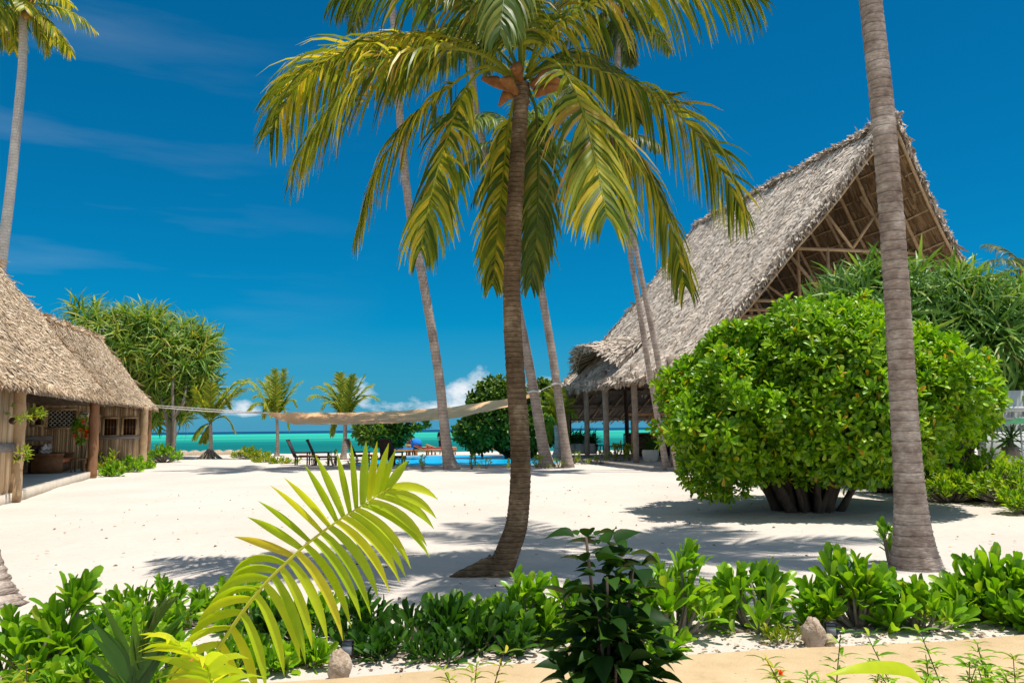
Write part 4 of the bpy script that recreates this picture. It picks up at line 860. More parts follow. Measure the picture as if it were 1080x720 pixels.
def sticks(mb, A, B, z0, z1, step, r, seed=0, holes=(), jit=.012, ztop=.03):
    """row of upright sticks from A to B (ground points); holes: list of (s0,s1,zlo,zhi) in metres along the wall"""
    g = random.Random(seed); A = np.asarray(A, float); B = np.asarray(B, float); Lw = np.linalg.norm((B - A)[:2]); d = (B - A) / Lw; n = int(Lw / step)
    for i in range(n + 1):
        s = i * step + g.uniform(-1, 1) * jit; segs = [(z0, z1 + g.uniform(-ztop, ztop))]
        for (s0, s1, zl, zh) in holes:
            if s0 < s < s1:
                ns = []
                for a, b in segs:
                    if zl > a: ns.append((a, min(b, zl)))
                    if zh < b: ns.append((max(a, zh), b))
                segs = ns
        rr = r * g.uniform(.8, 1.2); nx = V(-d[1], d[0], 0) * g.uniform(-.02, .02)
        for a, b in segs:
            p = A + d * s + nx; mb.tube([V(p[0], p[1], a), V(p[0] + g.uniform(-.012, .012), p[1], b)], rr, 6, cap=True)

# ------------------------------------------------------------------ the hut on the left
def hut():
    P0 = V(-15.2, 29.0, 0); u = norm(V(-.34, 1, 0)); v = norm(V(-1, -.34, 0)); 
    def H(a, b, z=0.0): return P0 + u * a + v * b + V(0, 0, z)
    root = empty('thatched_hut', H(0, 2, 0), 'long thatched hut with upright stick walls and a shaded verandah, at the left', 'hut')
    up3 = V(0, 0, 1); rz = math.atan2(u[1], u[0])
    AX = np.array([u, v, up3])
    def bx(mb, a, b, z, la, lb, lz): mb.box(H(a, b, z), (la, lb, lz), ax=AX)
    # plinth / verandah floor
    mb = MB(); bx(mb, -3.0, 3.0, .05, 42, 6.0, .34); mb.build('floor', M['plinth'], root)
    # near wall : sticks up to the verandah corner
    def wall(name, segs, m='cladding'):
        for k, (A, B, z0, z1, st, r, holes) in enumerate(segs): mb = MB(); sticks(mb, A, B, z0, z1, st, r, k + 1, holes); o = mb.build(name, M[m], root)
        if not holes:
            dd = norm(B - A); mb = MB(); mb.box((A + B) / 2 + V(0, 0, (z0 + z1) / 2) + V(-dd[1], dd[0], 0) * .0, (np.linalg.norm(B - A), .03, z1 - z0 - .1), ax=np.array([dd, V(-dd[1], dd[0], 0), up3])); mb.build('wall_backing', M['wood_mid'], root)
    wall('front_wall', [(H(-24, .12), H(-10.5, .12), 0, 2.75, .085, .05, ())])
    wall('side_wall', [(H(-10.5, .12), H(-10.5, 2.9), 0.1, 3.0, .085, .05, ())])
    wall('room_wall', [(H(11.5, -.3), H(11.5, 3.4), .1, 3.0, .08, .058, [(.2, .75, 1.5, 2.3), (1.05, 1.6, 1.5, 2.3), (1.85, 2.2, 1.7, 2.4)])])
    wall('inner_wall', [(H(3.2, .5), H(3.2, 4.2), .1, 3.9, .075, .053, [(.64, 1.6, 1.85, 2.5), (1.75, 2.1, 1.95, 2.8)])], 'cladding_in')
    wall('rear_wall', [(H(-10.5, 4.2), H(3.2, 4.2), .1, 3.9, .1, .055, ()), ], 'cladding_in')
    wall('passage_wall', [(H(3.2, 2.3), H(11.5, 2.3), .1, 3.9, .1, .055, ())], 'cladding_in')
    mb = MB(); bx(mb, -17.2, .04, 1.28, 13.5, .08, .2); mb.build('timber_band', M['band'], root)
    mb = MB(); mb.box(H(11.5 - .08, 1.0, 1.38), (.08, 2.6, .16), ax=AX); mb.build('timber_band', M['band'], root)
    mb = MB(); mb.box(H(3.2 - .08, 2.9, 1.42), (.08, 2.0, .2), ax=AX); mb.build('timber_band', M['band'], root)
    def window(a, b0, b1, z0, z1, bars=True):
        mb = MB(); t = .09; bm = (b0 + b1) / 2; zm = (z0 + z1) / 2
        for (bb, zz, lb, lz) in ((bm, z1 + t / 2, b1 - b0 + 2 * t, t), (bm, z0 - t / 2, b1 - b0 + 2 * t, t), (b0 - t / 2, zm, t, z1 - z0), (b1 + t / 2, zm, t, z1 - z0)): mb.box(H(a, bb, zz), (.15, lb, lz), ax=AX)
        w = mb.build('window', M['wood_frame'], root)
        mb = MB(); mb.box(H(a + .04, bm, zm), (.02, b1 - b0, z1 - z0), ax=AX); mb.build('pane', M['wood_dark'], w)
        if bars:
            mb = MB()
            for k in range(1, 4): mb.box(H(a - .0, b0 + (b1 - b0) * k / 4, zm), (.03, .025, z1 - z0), ax=AX)
            mb.box(H(a + .015, bm, zm), (.02, b1 - b0, .025), ax=AX); mb.build('glazing_bar', M['wood_mid'], w)
    window(11.46, -.1, .45, 1.5, 2.3); window(11.46, .75, 1.3, 1.5, 2.3); window(11.46, 1.55, 1.9, 1.7, 2.4); window(3.16, 2.25, 2.6, 1.95, 2.8, False)
    # lattice panel in the end wall of the verandah
    mb = MB(); a = 3.2; b0, b1, z0, z1 = 1.14, 2.1, 1.85, 2.5
    for k in range(6):
        for j in range(4):
            bb = b0 + (b1 - b0) * (k + .5) / 6; zz = z0 + (z1 - z0) * (j + .5) / 4; s = .15
            for sg in (-1, 1): mb.tube([H(a, bb - s / 2, zz - sg * s / 2), H(a, bb + s / 2, zz + sg * s / 2)], .013, 4)
    mb.build('lattice', M['ceramic'], root)
    mb = MB()
    for (bb, zz, lb, lz) in ((1.62, z0 - .04, 1.1, .08), (1.62, z1 + .04, 1.1, .08), (b0 - .04, 2.17, .08, .66), (b1 + .04, 2.17, .08, .66)): mb.box(H(a - .05, bb, zz), (.1, lb, lz), ax=AX)
    mb.build('lattice_frame', M['wood_frame'], root)
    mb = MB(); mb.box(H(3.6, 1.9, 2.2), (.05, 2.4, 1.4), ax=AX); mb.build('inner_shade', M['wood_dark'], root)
    mb = MB(); mb.box(H(3.2 - .1, .8, 2.35), (.06, .34, .15), ax=AX); mb.build('white_box', M['white'], root)
    mb = MB(); mb.box(H(3.2 - .14, .8, 2.35), (.03, .24, .05), ax=AX); mb.build('dark_slot', M['wood_dark'], root)
    # logs
    for (a, b, r, m, zt) in [(0, -.02, .17, 'pole_red', 2.75), (-10.4, .0, .16, 'pole_tan', 2.75), (11.5, -.46, .2, 'pole_tan', 2.9), (15.0, -.35, .13, 'pole_red', 3.0), (17.2, 3.4, .14, 'pole_red', 3.0)]:
        mb = MB(); q = interp([H(a, b, 0), H(a + .05, b, zt * .5), H(a - .03, b, zt)], 16); mb.tube(q, r * (1 + .06 * np.sin(np.arange(16) * 1.3)), 12, wob=.05); mb.build('post', M[m], root, smooth=True)
    # eave plate and rafter ends
    mb = MB(); mb.tube([H(-24, .0, 2.72), H(17.4, .3, 2.95)], .08, 7); 
    for k in range(46):
        a = -22 + k * .86; mb.tube([H(a, 2.4, 5.0), H(a, -.16, 2.6 + (a + 15) * .013)], .035, 5)
    mb.build('rafter', M['pole_tan'], root)
    # roof
    zE = lambda a: 2.72 + (a + 15) * .0105
    E0, E1 = H(-4, -.26, zE(-4)), H(17.0, -.5, 2.95); R0, R1 = H(-.5, 2.1, 5.8), H(14.6, 2.1, 6.55)
    W1 = H(17.6, 5.0, 2.9)
    mb = MB(); bl = MB()
    f1 = bil(R0, R1, E1, E0, .12, .05, 1); f1b = bil(R1, R0, H(-4, 5, 2.6), W1, .1); fh = bil(R1, R1 + V(.0, .02, 0), W1, E1, .1, .03)
    for f in (f1, f1b, fh): sheet(mb, f, 40, 14, .16)
    thatch_patch(f1, bl, 26000, .24, .05, .09, .65, 11); thatch_patch(fh, bl, 1800, .45, .07, .12, .4, 12)
    # higher near roof with hip coming down onto the ridge
    A2, B2 = H(-26, 3.4, 8.3), H(-3.2, 3.4, 8.3); C2, D2 = H(2.2, -.30, 2.82), H(-26, -.30, 2.62); W2 = H(5.0, 7.5, 3.0)
    f2 = bil(A2, B2, C2, D2, .18, .06, 3); f3 = bil(B2, B2 + V(0, .02, 0), W2, C2, .25, .05, 4); f4 = bil(B2, A2, H(-26, 7.5, 2.6), W2, .1)
    for f in (f2, f3, f4): sheet(mb, f, 40, 16, .18)
    thatch_patch(f2, bl, 26000, .25, .045, .09, .6, 13); thatch_patch(f3, bl, 6000, .42, .05, .13, .5, 14)
    fringe(bl, [E0, E1], (0.3, -.1, -1), 1500, .2, .045, 15); fringe(bl, [D2, C2], (.3, -.1, -1), 2200, .22, .04, 16); fringe(bl, [R0 + V(0, 0, .06), R1 + V(0, 0, .06)], (.6, -.4, -.3), 700, .5, .08, 17, .6)
    fringe(bl, [B2, H(2.2, 3.0, 5.8)], (.7, -.4, -.4), 400, .5, .08, 18, .5); fringe(bl, [A2, B2], (.6, -.4, -.3), 400, .5, .08, 19, .6); fringe(bl, [E1, W1], (0.1, .3, -1), 400, .34, .06, 20)
    rf = mb.build('roof', M['thatch_base'], root); bl.build('thatch', M['thatch_hut'], rf)
    # hanging plants on the near wall are separate things
    return H, AX
H, HAX = hut()
def ax_of(u): u = norm(V(*u)); return np.array([u, V(-u[1], u[0], 0), V(0, 0, 1)])
# verandah furniture
def sofa():
    root = empty('rattan_sofa', H(.4, 1.4, .22), 'brown rattan sofa with striped pillows on the hut verandah', 'sofa'); z = .22
    def B(mb, a, b, zz, x, y, h): mb.box(H(a, b, z + zz), (x, y, h), ax=HAX)
    mb = MB(); B(mb, .4, 1.3, .2, 1.7, .8, .34); mb.build('base', M['wood_mid'], root)
    mb = MB(); B(mb, .4, 1.8, .5, 1.9, .16, .95); mb.build('backrest', M['wood_dark'], root)
    for aa in (-.55, 1.35): mb = MB(); B(mb, aa, 1.3, .33, .16, .95, .60); B(mb, aa, 1.3, .66, .22, 1.0, .06); mb.build('armrest', M['wood_mid'], root)
    mb = MB(); B(mb, .4, 1.25, .43, 1.6, .85, .12); mb.build('seat_cushion', M['cushion'], root)
    for k, aa in enumerate((-.1, .6)):
        mb = MB(); mb.ball((0, 0, 0), (.26, .12, .26), 10, 8); o = mb.build('pillow', M['pillow'], None, smooth=True); c = H(aa, 1.55, z + .78); o.location = c; o.rotation_euler = (.3, 0, math.atan2(HAX[0][1], HAX[0][0])); tag(o, ['striped dark and white pillow at the near end of the rattan sofa', 'striped dark and white pillow at the far end of the rattan sofa'][k], 'pillow', 'pillows on the sofa')
sofa()
t = empty('side_table', H(.2, .45, .22), 'small brown wooden side table between the sofa and the red log post', 'table')
mb = MB(); mb.box(H(.2, .42, .68), (.8, .5, .04), ax=HAX); mb.build('tabletop', M['wood_mid'], t)
for a in (-.15, .55):
    for b in (.22, .62): mb = MB(); mb.box(H(a, b, .44), (.05, .05, .44), ax=HAX); mb.build('leg', M['wood_mid'], t)
# potted red flowering plant on the table
leafy_tree('flowering plant with red blooms in front of the hut lattice', [(H(.9, .45, 1.75), (.34, .4, .45))], H(.9, .45, .22), .17, 420, 'leaf_hedge', 6, 61, 'flowering_plant', 'plant', tr_r=.05, nbr=4)
fp_ = bpy.data.objects['flowering_plant']; fp_['_loc'] = [float(x) for x in fp_.location]; rng = np.random.default_rng(3)
for k in range(10):
    P = np.array([H(.6, .35, 1.6) + rng.normal(0, .16, 3)]); fb = MB(); fb.ball(P[0], .02, 6, 4); rosettes(fb, P, P * 0 + V(.3, -.8, .3), 7, .12, 'small', (.5, 1.3)); fb.build('flower', M['flower_red'], fp_)
def hanging(label, a, z, b=-.1, s=.2):
    global rng
    rng = np.random.default_rng(int(abs(a) * 10)); root = empty('wall_plant', H(a, b, z), label, 'plant', 'plants fixed to the hut wall'); mb = MB(); P = np.array([H(a, b - .1, z) + rng.normal(0, .09, 3) for _ in range(7)]); rosettes(mb, P, P * 0 + V(.6, -.6, .6) + rng.normal(0, .3, P.shape), 9, s, 'lance', (.2, 1.5)); mb.build('foliage', M['leaf_weed'], root)
    mb = MB(); mb.ball(H(a, b, z - .1), .08, 8, 6); mb.build('pot', M['wood_dark'], root, smooth=True)
hanging('small fern pinned high on the near hut wall at the left edge', -11.3, 2.0, -.1, .13); hanging('bushy fern fixed to the corner post of the hut verandah', -9.7, 2.1, -.2, .18); hanging('trailing fern low on the near hut wall', -10.7, 1.15, -.1, .15)
for i, (px, py, D, w_, n, lb) in enumerate([(112, 474, 31, 1.3, 34, 'pale green shrub beside the red log post of the hut'), (131, 480, 33, 1.5, 40, 'low green shrub in front of the first small hut window'), (148, 481, 36, 1.4, 36, 'low green shrub below the second small hut window'), (173, 467, 43, 1.8, 60, 'round green shrub at the far corner of the hut'),
    (118, 487, 30, .9, 20, 'little shrub on the sand nearest the verandah edge'), (265, 470, 47, 2.3, 60, 'yellow green shrub between the two left beach palms'), (282, 482, 42, 1.5, 24, 'sparse yellow shrub in front of the upright beach palm'), (300, 487, 40, 1.4, 16, 'thin yellow flowering shrub by the dark chairs')]):
    shrub(lb, px, py, D, w_, None, .28, n, 'leaf_weed' if i in (0, 5, 6, 7) else 'leaf_hedge', 100 + i, 8, group='shrubs along the sand edge')
rng = np.random.default_rng(8)
for i, px in enumerate((330, 352, 372, 425, 446, 497, 512, 540, 566, 604, 614, 627, 634, 648, 655, 663, 572, 590)):
    n = ['tiny yellow sprout on the sand in front of the dark chairs', 'small weed growing at the pool edge', 'small weed by the hall posts'][0 if px < 380 else (1 if px < 600 else 2)]
    D = 36.5 if px < 380 else (32.6 if px < 600 else 36); h = (14 if px in (655, 663, 648) else 8) + rng.uniform(-2, 2); 
    gy = ground(px, 492)[1]; yb = 451.5 + EYE * F / D
    shrub(n, px, yb - h * 1.5, D + rng.uniform(-.3, .3), .6, None, .17 if h < 12 else .26, 7, 'leaf_weed', 130 + i, 6, group=n + 's')

# ------------------------------------------------------------------ the big thatched hall
def hall():
    A0 = V(13.8, 28.0, 0); w_ = norm(V(-.235, .972, 0)); q = norm(V(.972, .235, 0)); AX = np.array([q, w_, V(0, 0, 1)])
    def G(a, b, z=0.0): return A0 + w_ * a + q * b + V(0, 0, z)
    root = empty('thatched_hall', G(9, 0, 0), 'huge open sided hall with a steep grey thatched roof, on the right', 'building')
    Hh, He, W = 12.55, 3.65, 7.3
    def slope(side):
        def f(u, v):
            u = np.asarray(u, float)[..., None]; v = np.asarray(v, float)[..., None]
            a0 = -.4 + 3.0 * v ** .85; a1 = 15.4 + 2.9 * v; a = a0 + (a1 - a0) * u
            ww = W if side < 0 else W + 1.3
            b = side * ww * v; z = He + (Hh - He) * (1 - v) ** (1.12 if side < 0 else 1.34)
            z = z + .10 * np.sin(a * 1.1 + side) * v * (1 - v) * 3 + .05 * np.sin(a * 3.1 + v * 9) + .12 * np.exp(-((u) / .04) ** 2) * (1 - v)
            return A0 + w_ * a + q * b + V(0, 0, 1) * z
        return f
    fl, fr = slope(-1), slope(1)
    def fh(u, v):   # far hip
        u = np.asarray(u, float)[..., None]; v = np.asarray(v, float)[..., None]
        a = 15.4 + 2.9 * v; b = (-W + (2 * W + 1.3) * u) * v; z = He + (Hh - He) * (1 - v) ** 1.12; return A0 + w_ * a + q * b + V(0, 0, 1) * z
    mb = MB(); th = .22
    for f in (fl, fr, fh): sheet(mb, f, 50, 24, th)
    rf = mb.build('roof', M['thatch_base'], root)
    bl = MB(); thatch_patch(fl, bl, 34000, .34, .13, .055, .8, 31); thatch_patch(fh, bl, 3000, .5, .1, .14, .4, 32); thatch_patch(fr, bl, 2500, .6, .2, .14, .4, 33)
    vv = np.linspace(0, 1, 14)
    rakeL = fl(0 * vv, vv); rakeR = fr(0 * vv, vv); eaveL = fl(vv, 0 * vv + 1); hipL = fl(0 * vv + 1, vv); ridge = fl(vv, 0 * vv)
    fringe(bl, rakeL, (0, -.3, -1), 1800, .4, .09, 34, .4); fringe(bl, rakeR, (0.2, -.3, -1), 1500, .4, .08, 35, .35); fringe(bl, eaveL, (-.2, 0, -1), 1600, .4, .1, 36, .25); fringe(bl, hipL, (-.5, .2, -1), 900, .45, .1, 37, .4)
    fringe(bl, ridge + V(0, 0, .1), (-.8, -.2, -.4), 1500, .5, .12, 38, .5)
    for k in range(0):
        i = rng.random(); p = ridge[0] + (ridge[-1] - ridge[0]) * i + V(0, 0, .15); bl.ball(p, (.25, .35, .12 + .05 * rng.random()), 6, 4, .3)
    bl.build('thatch', M['thatch_hall'], rf)
    # underside : battens of palm leaf, purlins and rafters
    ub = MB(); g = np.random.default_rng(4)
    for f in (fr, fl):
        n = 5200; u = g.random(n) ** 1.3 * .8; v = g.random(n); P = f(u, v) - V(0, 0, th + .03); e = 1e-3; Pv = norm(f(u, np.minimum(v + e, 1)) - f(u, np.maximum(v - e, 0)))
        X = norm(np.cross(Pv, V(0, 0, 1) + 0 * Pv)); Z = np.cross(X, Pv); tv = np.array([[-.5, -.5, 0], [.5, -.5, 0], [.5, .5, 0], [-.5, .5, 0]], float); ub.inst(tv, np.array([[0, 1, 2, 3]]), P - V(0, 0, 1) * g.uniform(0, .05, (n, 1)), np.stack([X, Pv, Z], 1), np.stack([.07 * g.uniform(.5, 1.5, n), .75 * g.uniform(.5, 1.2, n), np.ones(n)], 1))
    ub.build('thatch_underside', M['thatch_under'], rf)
    pb = MB()
    for f in (fr, fl):
        for v in np.linspace(.03, .98, 19):   # purlins along the axis
            uu = np.linspace(.002, .95, 8); pb.tube(f(uu, 0 * uu + v) - V(0, 0, th + .08), .035, 5)
    pb.build('purlin', M['pole_tan'], rf)
    for f in (fr, fl):
        for u in np.linspace(.004, .95, 12):
            rb = MB(); v = np.linspace(.01, .99, 10); rb.tube(f(0 * v + u, v) - V(0, 0, th + .16), .075 if u > .01 else .06, 6); rb.build('rafter', M['pole_tan'], rf)
    # ridge pole sticking out at the apex
    rb = MB(); rb.tube([G(3, 0, Hh - .35), G(-.75, .0, Hh + .08)], [.08, .06], 7); rb.build('ridge_pole', M['pole_grey'], rf)
    # trusses standing in the gable and repeated inside
    def truss(a, deco):
        tb = MB(); hb = lambda z: W * (1 - ((z - He) / (Hh - He)) ** (1 / 1.15)) * .97
        for z in ((4.6, 5.9, 6.25, 8.3) if deco else (4.6, 6.2)):
            tb.tube([G(a, -hb(z), z), G(a, hb(z), z + .05)], .07, 6)
        if deco:
            for b, z0, z1 in ((-1.2, 4.4, 8.4), (-3.4, 4.0, 6.3), (-5.0, 3.6, 5.0), (2.2, 4.4, 7.0)): tb.tube([G(a, b, z0), G(a, b + .1, z1)], .07, 6)
            for b0, z0, b1, z1 in ((-2.9, 8.2, .6, 4.4), (2.9, 8.2, -.6, 4.4), (-4.4, 6.4, -3.3, 3.8), (-4.9, 5.6, -2.6, 4.5), (-1.2, 9.9, 0, 8.4), (1.2, 9.9, 0, 8.4), (.5, 10.5, 4.9, 4.6), (3.0, 6.3, 4.4, 4.2)): tb.tube([G(a, b0, z0), G(a, b1, z1)], .065, 6)
        else:
            tb.tube([G(a, 0, 4.6), G(a, 0, 11)], .08, 6); tb.tube([G(a, -3, 8.5), G(a, 3, 4.6)], .06, 6); tb.tube([G(a, 3, 8.5), G(a, -3, 4.6)], .06, 6)
        tb.build('truss', M['pole_tan'], rf)
    truss(2.4, True)
    for a in (6, 10, 14): truss(a, False)
    # raised eyebrow vent near the far left corner
    def eb(u, v):
        u = np.asarray(u, float)[..., None]; v = np.asarray(v, float)[..., None]
        uu = .50 + .42 * u; base = fl(uu[..., 0], (.72 + .17 * v)[..., 0] + .0)
        arch = np.sin(PI * np.clip(u, 0, 1)) ** .6
        return base + V(0, 0, 1) * (.10 + 1.05 * v * arch) - q * (.8 * v * arch)
    mb = MB(); sheet(mb, eb, 24, 8, .16); ev = mb.build('roof_vent', M['thatch_base'], rf)
    bl = MB(); thatch_patch(eb, bl, 2600, .45, .1, .12, .5, 41); v1 = np.linspace(0, 1, 20); fringe(bl, eb(v1, 0 * v1 + 1), (-.2, -.1, -1), 500, .4, .09, 42, .5); bl.build('thatch', M['thatch_hall'], ev)
    mb = MB()
    for u in np.linspace(.05, .95, 12): mb.tube([eb(u, .1) - V(0, 0, .25), eb(u, .98) - V(0, 0, .22)], .035, 5)
    mb.tube(eb(v1, 0 * v1 + .9) - V(0, 0, .2), .04, 5); mb.build('vent_rafter', M['pole_tan'], ev)
    # posts
    for a, b, r, m in [(17.6, -6.9, .12, 'pole_grey'), (14.4, -6.9, .13, 'pole_grey'), (11.6, -6.9, .14, 'pole_grey'), (8.0, -6.9, .13, 'pole_grey'), (4.2, -6.9, .17, 'pole_grey'), (17.8, -3.4, .12, 'wood_dark'), (17.8, .2, .14, 'wood_dark'), (17.8, 4, .14, 'wood_dark'), (17.8, 7, .14, 'wood_dark'), (4, 7, .15, 'pole_grey'), (8, 7, .15, 'pole_grey'), (12, 7, .15, 'pole_grey'), (6, -2.5, .16, 'pole_grey'), (6, 2.5, .16, 'pole_grey')]:
        mb = MB(); z1 = 4.3 if abs(b) > 6 else 5.2; mb.tube(interp([G(a, b, 0), G(a + .05, b + .04, 2), G(a, b - .03, z1)], 10), r, 10, wob=.05); mb.build('post', M[m], root, smooth=True)
    mb = MB(); mb.box(G(10.8, 0, .0), (14.9, 16.5, .22), ax=AX); mb.build('floor', M['coping'], root)
    # lower thatched skirt roof beyond the far end, seen from inside
    mb = MB(); f2 = bil(G(18.2, -9.2, 3.85), G(18.2, 8, 3.85), G(22.0, 8, 2.15), G(22.0, -10.2, 2.15), 0); sheet(mb, f2, 10, 6, .12); lr = mb.build('lower_roof', M['thatch_base'], root)
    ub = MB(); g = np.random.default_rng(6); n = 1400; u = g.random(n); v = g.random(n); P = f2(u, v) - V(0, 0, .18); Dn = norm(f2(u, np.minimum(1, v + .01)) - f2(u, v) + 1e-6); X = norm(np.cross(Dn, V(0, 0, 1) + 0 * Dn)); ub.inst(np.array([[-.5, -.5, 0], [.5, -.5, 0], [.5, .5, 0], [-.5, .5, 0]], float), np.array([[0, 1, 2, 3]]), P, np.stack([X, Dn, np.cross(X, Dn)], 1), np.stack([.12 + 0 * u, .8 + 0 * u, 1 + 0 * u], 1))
    fringe(ub, [G(22.0, -10.2, 2.2), G(22.0, 8, 2.2)], (0, 0, -1), 900, .3, .08, 61, .2); ub.build('thatch_underside', M['wood_dark'], lr)  # dark wood tone puts the underside's shade into this thatch
    mb = MB()
    for k in range(20): b = -9.5 + k * .9; mb.tube([G(18.2, b, 3.6), G(22, b, 1.95)], .04, 5)
    mb.tube([G(20, -9.8, 2.75), G(20, 8, 2.75)], .05, 5); mb.tube([G(21.5, -9.8, 2.1), G(21.5, 8, 2.1)], .05, 5); mb.build('rafter', M['pole_tan'], lr)
    for b in (-9.4, -5.5, -1.5, 2.5): mb = MB(); mb.tube([G(21.6, b, 0), G(21.6, b, 2.3)], .11, 8); mb.build('post', M['wood_dark'], root)
    # door frame of fresh timber
    mb = MB(); 
    for b in (-6.9, -5.6): pass
    p0, p1 = at(668, 480, 37.5), at(689, 480, 36.8); top0, top1 = at(668, 437, 37.5), at(689, 437, 36.8)
    mb.tube([V(p0[0], p0[1], .2), top0], .1, 7); mb.tube([V(p1[0], p1[1], .2), top1], .1, 7); mb.tube([top0 - V(.2, 0, 0), top1 + V(1.2, 0, 0)], .08, 7); mb.build('door_frame', M['wood_orange'], root)
    # bar counter inside
    return G, AX
G, GAX = hall()
def counter():
    root = empty('bar_counter', G(12, 0, .12), 'long dark bar counter inside the thatched hall', 'counter')
    mb = MB(); mb.box(G(12.5, -1.6, .75), (7.0, .7, 1.05), ax=GAX); mb.build('front', M['wood_dark'], root)
    mb = MB(); mb.box(G(12.5, -1.6, 1.31), (7.3, .95, .07), ax=GAX); mb.build('countertop', M['wood_mid'], root)
counter()
# tables with chairs under the hall
def dining_chair(a, b, rz, lb):
    c = G(a, b, .24); root = empty('dining_chair', c, lb, 'chair', 'dark dining chairs in the hall'); ax = ax_of((math.cos(rz), math.sin(rz), 0))
    def B(mb, x, y, z, sx, sy, sz): mb.box(c + np.array([x, y, z]) @ ax, (sx, sy, sz), ax=ax)
    mb = MB(); B(mb, 0, 0, .45, .46, .46, .05); mb.build('seat', M['wood_dark'], root)
    mb = MB()
    for y in (-.2, 0, .2): B(mb, -.22, y, .75, .04, .06, .55)
    B(mb, -.22, 0, 1.02, .05, .46, .08); mb.build('backrest', M['wood_dark'], root)
    for x in (-.2, .2):
        for y in (-.2, .2): mb = MB(); B(mb, x, y, .22, .045, .045, .43); mb.build('leg', M['wood_dark'], root)
k = 0
for a, b, rz in [(15.8, -5.8, .3), (14.6, -4.6, 1.4), (16.4, -4.0, 2.8), (13.2, -6.0, -.4), (12.4, -4.6, 2.2), (16.6, -2.4, 3.4)]:
    dining_chair(a, b, rz, ['dark wooden chair in the hall nearest its far left corner post', 'dark wooden chair behind the row of planters', 'dark wooden chair deep in the hall towards the sea', 'dark wooden chair between the second and third hall posts', 'dark wooden chair just left of the orange timber frame', 'dark wooden chair beside the dark inner post of the hall'][k]); k += 1
def planter(px, D, h, r, lb, big=.5):
    c = at(px, 480, D); z0 = .24 if D > 37 else .0
    root = empty('potted_plant', V(c[0], c[1], z0), lb, 'potted plant', 'potted plants by the hall'); mb = MB()
    z = np.linspace(0, h, 6); prof = r * np.array([.62, .8, .95, 1.0, 1.05, .98]); a = np.linspace(0, 2 * PI, 15)
    mb.grid(np.stack([c[0] + np.outer(prof, np.cos(a)), c[1] + np.outer(prof, np.sin(a)), z0 + z[:, None] + 0 * a[None]], -1)); mb.add(np.stack([c[0] + r * .95 * np.cos(a[:-1]), c[1] + r * .95 * np.sin(a[:-1]), 0 * a[:-1] + z0 + h * .93], 1), [list(range(14))]); mb.build('pot', M['ceramic'], root, smooth=True)
    mb = MB(); P = np.array([V(c[0], c[1], z0 + h * .9) + rng.normal(0, r * .35, 3) * V(1, 1, .3) for _ in range(7)]); rosettes(mb, P, P * 0 + V(0, 0, 1) + rng.normal(0, .3, P.shape), 12, big, 'strap' if big > .6 else 'lance', (.1, 1.1)); mb.build('foliage', M['leaf_hedge_dark'], root)
planter(604, 43, .55, .32, 'pale potted plant leftmost in the row by the hall', .8); planter(613, 42.6, .55, .32, 'pale potted plant second from left in the row by the hall', .8); planter(624, 42.2, .55, .36, 'pale potted plant next to the second hall post', .8); planter(686, 35.5, .62, .36, 'round pale pot with a fern at the left edge of the big bush', .7)

# ------------------------------------------------------------------ sail, ropes
sroot = empty('shade_sail', at(420, 440, 33.6), 'long tan shade sail sagging between ropes and the pool palms', 'shade sail')
def sailf():
    nu, nv = 60, 7; U = np.linspace(0, 1, nu); 
    tx = np.interp(U, [0, .1, .3, .5, .7, .9, 1], [283, 310, 365, 420, 480, 535, 566]); ty = np.interp(U, [0, .1, .3, .5, .7, .9, 1], [435, 434.5, 434.5, 432.5, 428, 420, 413.5])
    bx_ = np.interp(U, [0, .06, .12, .3, .5, .7, .9, 1], [283, 297, 312, 365, 420, 480, 535, 566]); by = np.interp(U, [0, .06, .12, .3, .5, .7, .9, 1], [436, 444, 447.5, 447.5, 446.0, 441, 429, 415])
    ty += np.sin(U * PI) * .6; T = np.array([at(x, y, 34.2 + 2.6 * math.sin(PI * u_)) for x, y, u_ in zip(tx, ty, U)]); B = np.array([at(x, y, 34.2 - .3 * math.sin(PI * u_)) for x, y, u_ in zip(bx_, by, U)])
    P = np.stack([T * (1 - v) + B * v - V(0, 0, .10) * math.sin(PI * v) + np.stack([0 * U, 0 * U, .012 * np.sin(U * 70 + v * 3)], 1) for v in np.linspace(0, 1, nv)], 1); mb = MB(); mb.grid(P); return mb
sailf().build('cloth', M['sail'], sroot, smooth=True)
s0 = at(283, 435.5, 34.2); s1 = at(566, 414, 34.2)
mb = MB(); mb.tube(interp([s0, at(225, 434, 38), at(160, 429, 43)], 8), .025, 5); mb.tube(interp([at(300, 436, 34.4), at(230, 432, 38), at(160, 427, 43)], 8), .02, 5); mb.tube(interp([s1, at(578, 408, 33.8), at(589, 404, 33.3)], 6), .02, 5); mb.build('rope', M['rope'], sroot)
mb = MB(); c = at(588, 405, 33.2); a = np.linspace(0, 2 * PI, 13); mb.tube(np.stack([c[0] + .24 * np.cos(a), c[1] + .24 * np.sin(a), c[2] + .03 * np.sin(3 * a)], 1), .05, 5); mb.build('rope_tie', M['rope'], sroot); mb = MB(); c = at(563, 413, 33.6); mb.tube(np.stack([c[0] + .27 * np.cos(a), c[1] + .27 * np.sin(a), c[2] + .03 * np.sin(3 * a)], 1), .04, 5); mb.build('rope_tie', M['rope'], sroot)

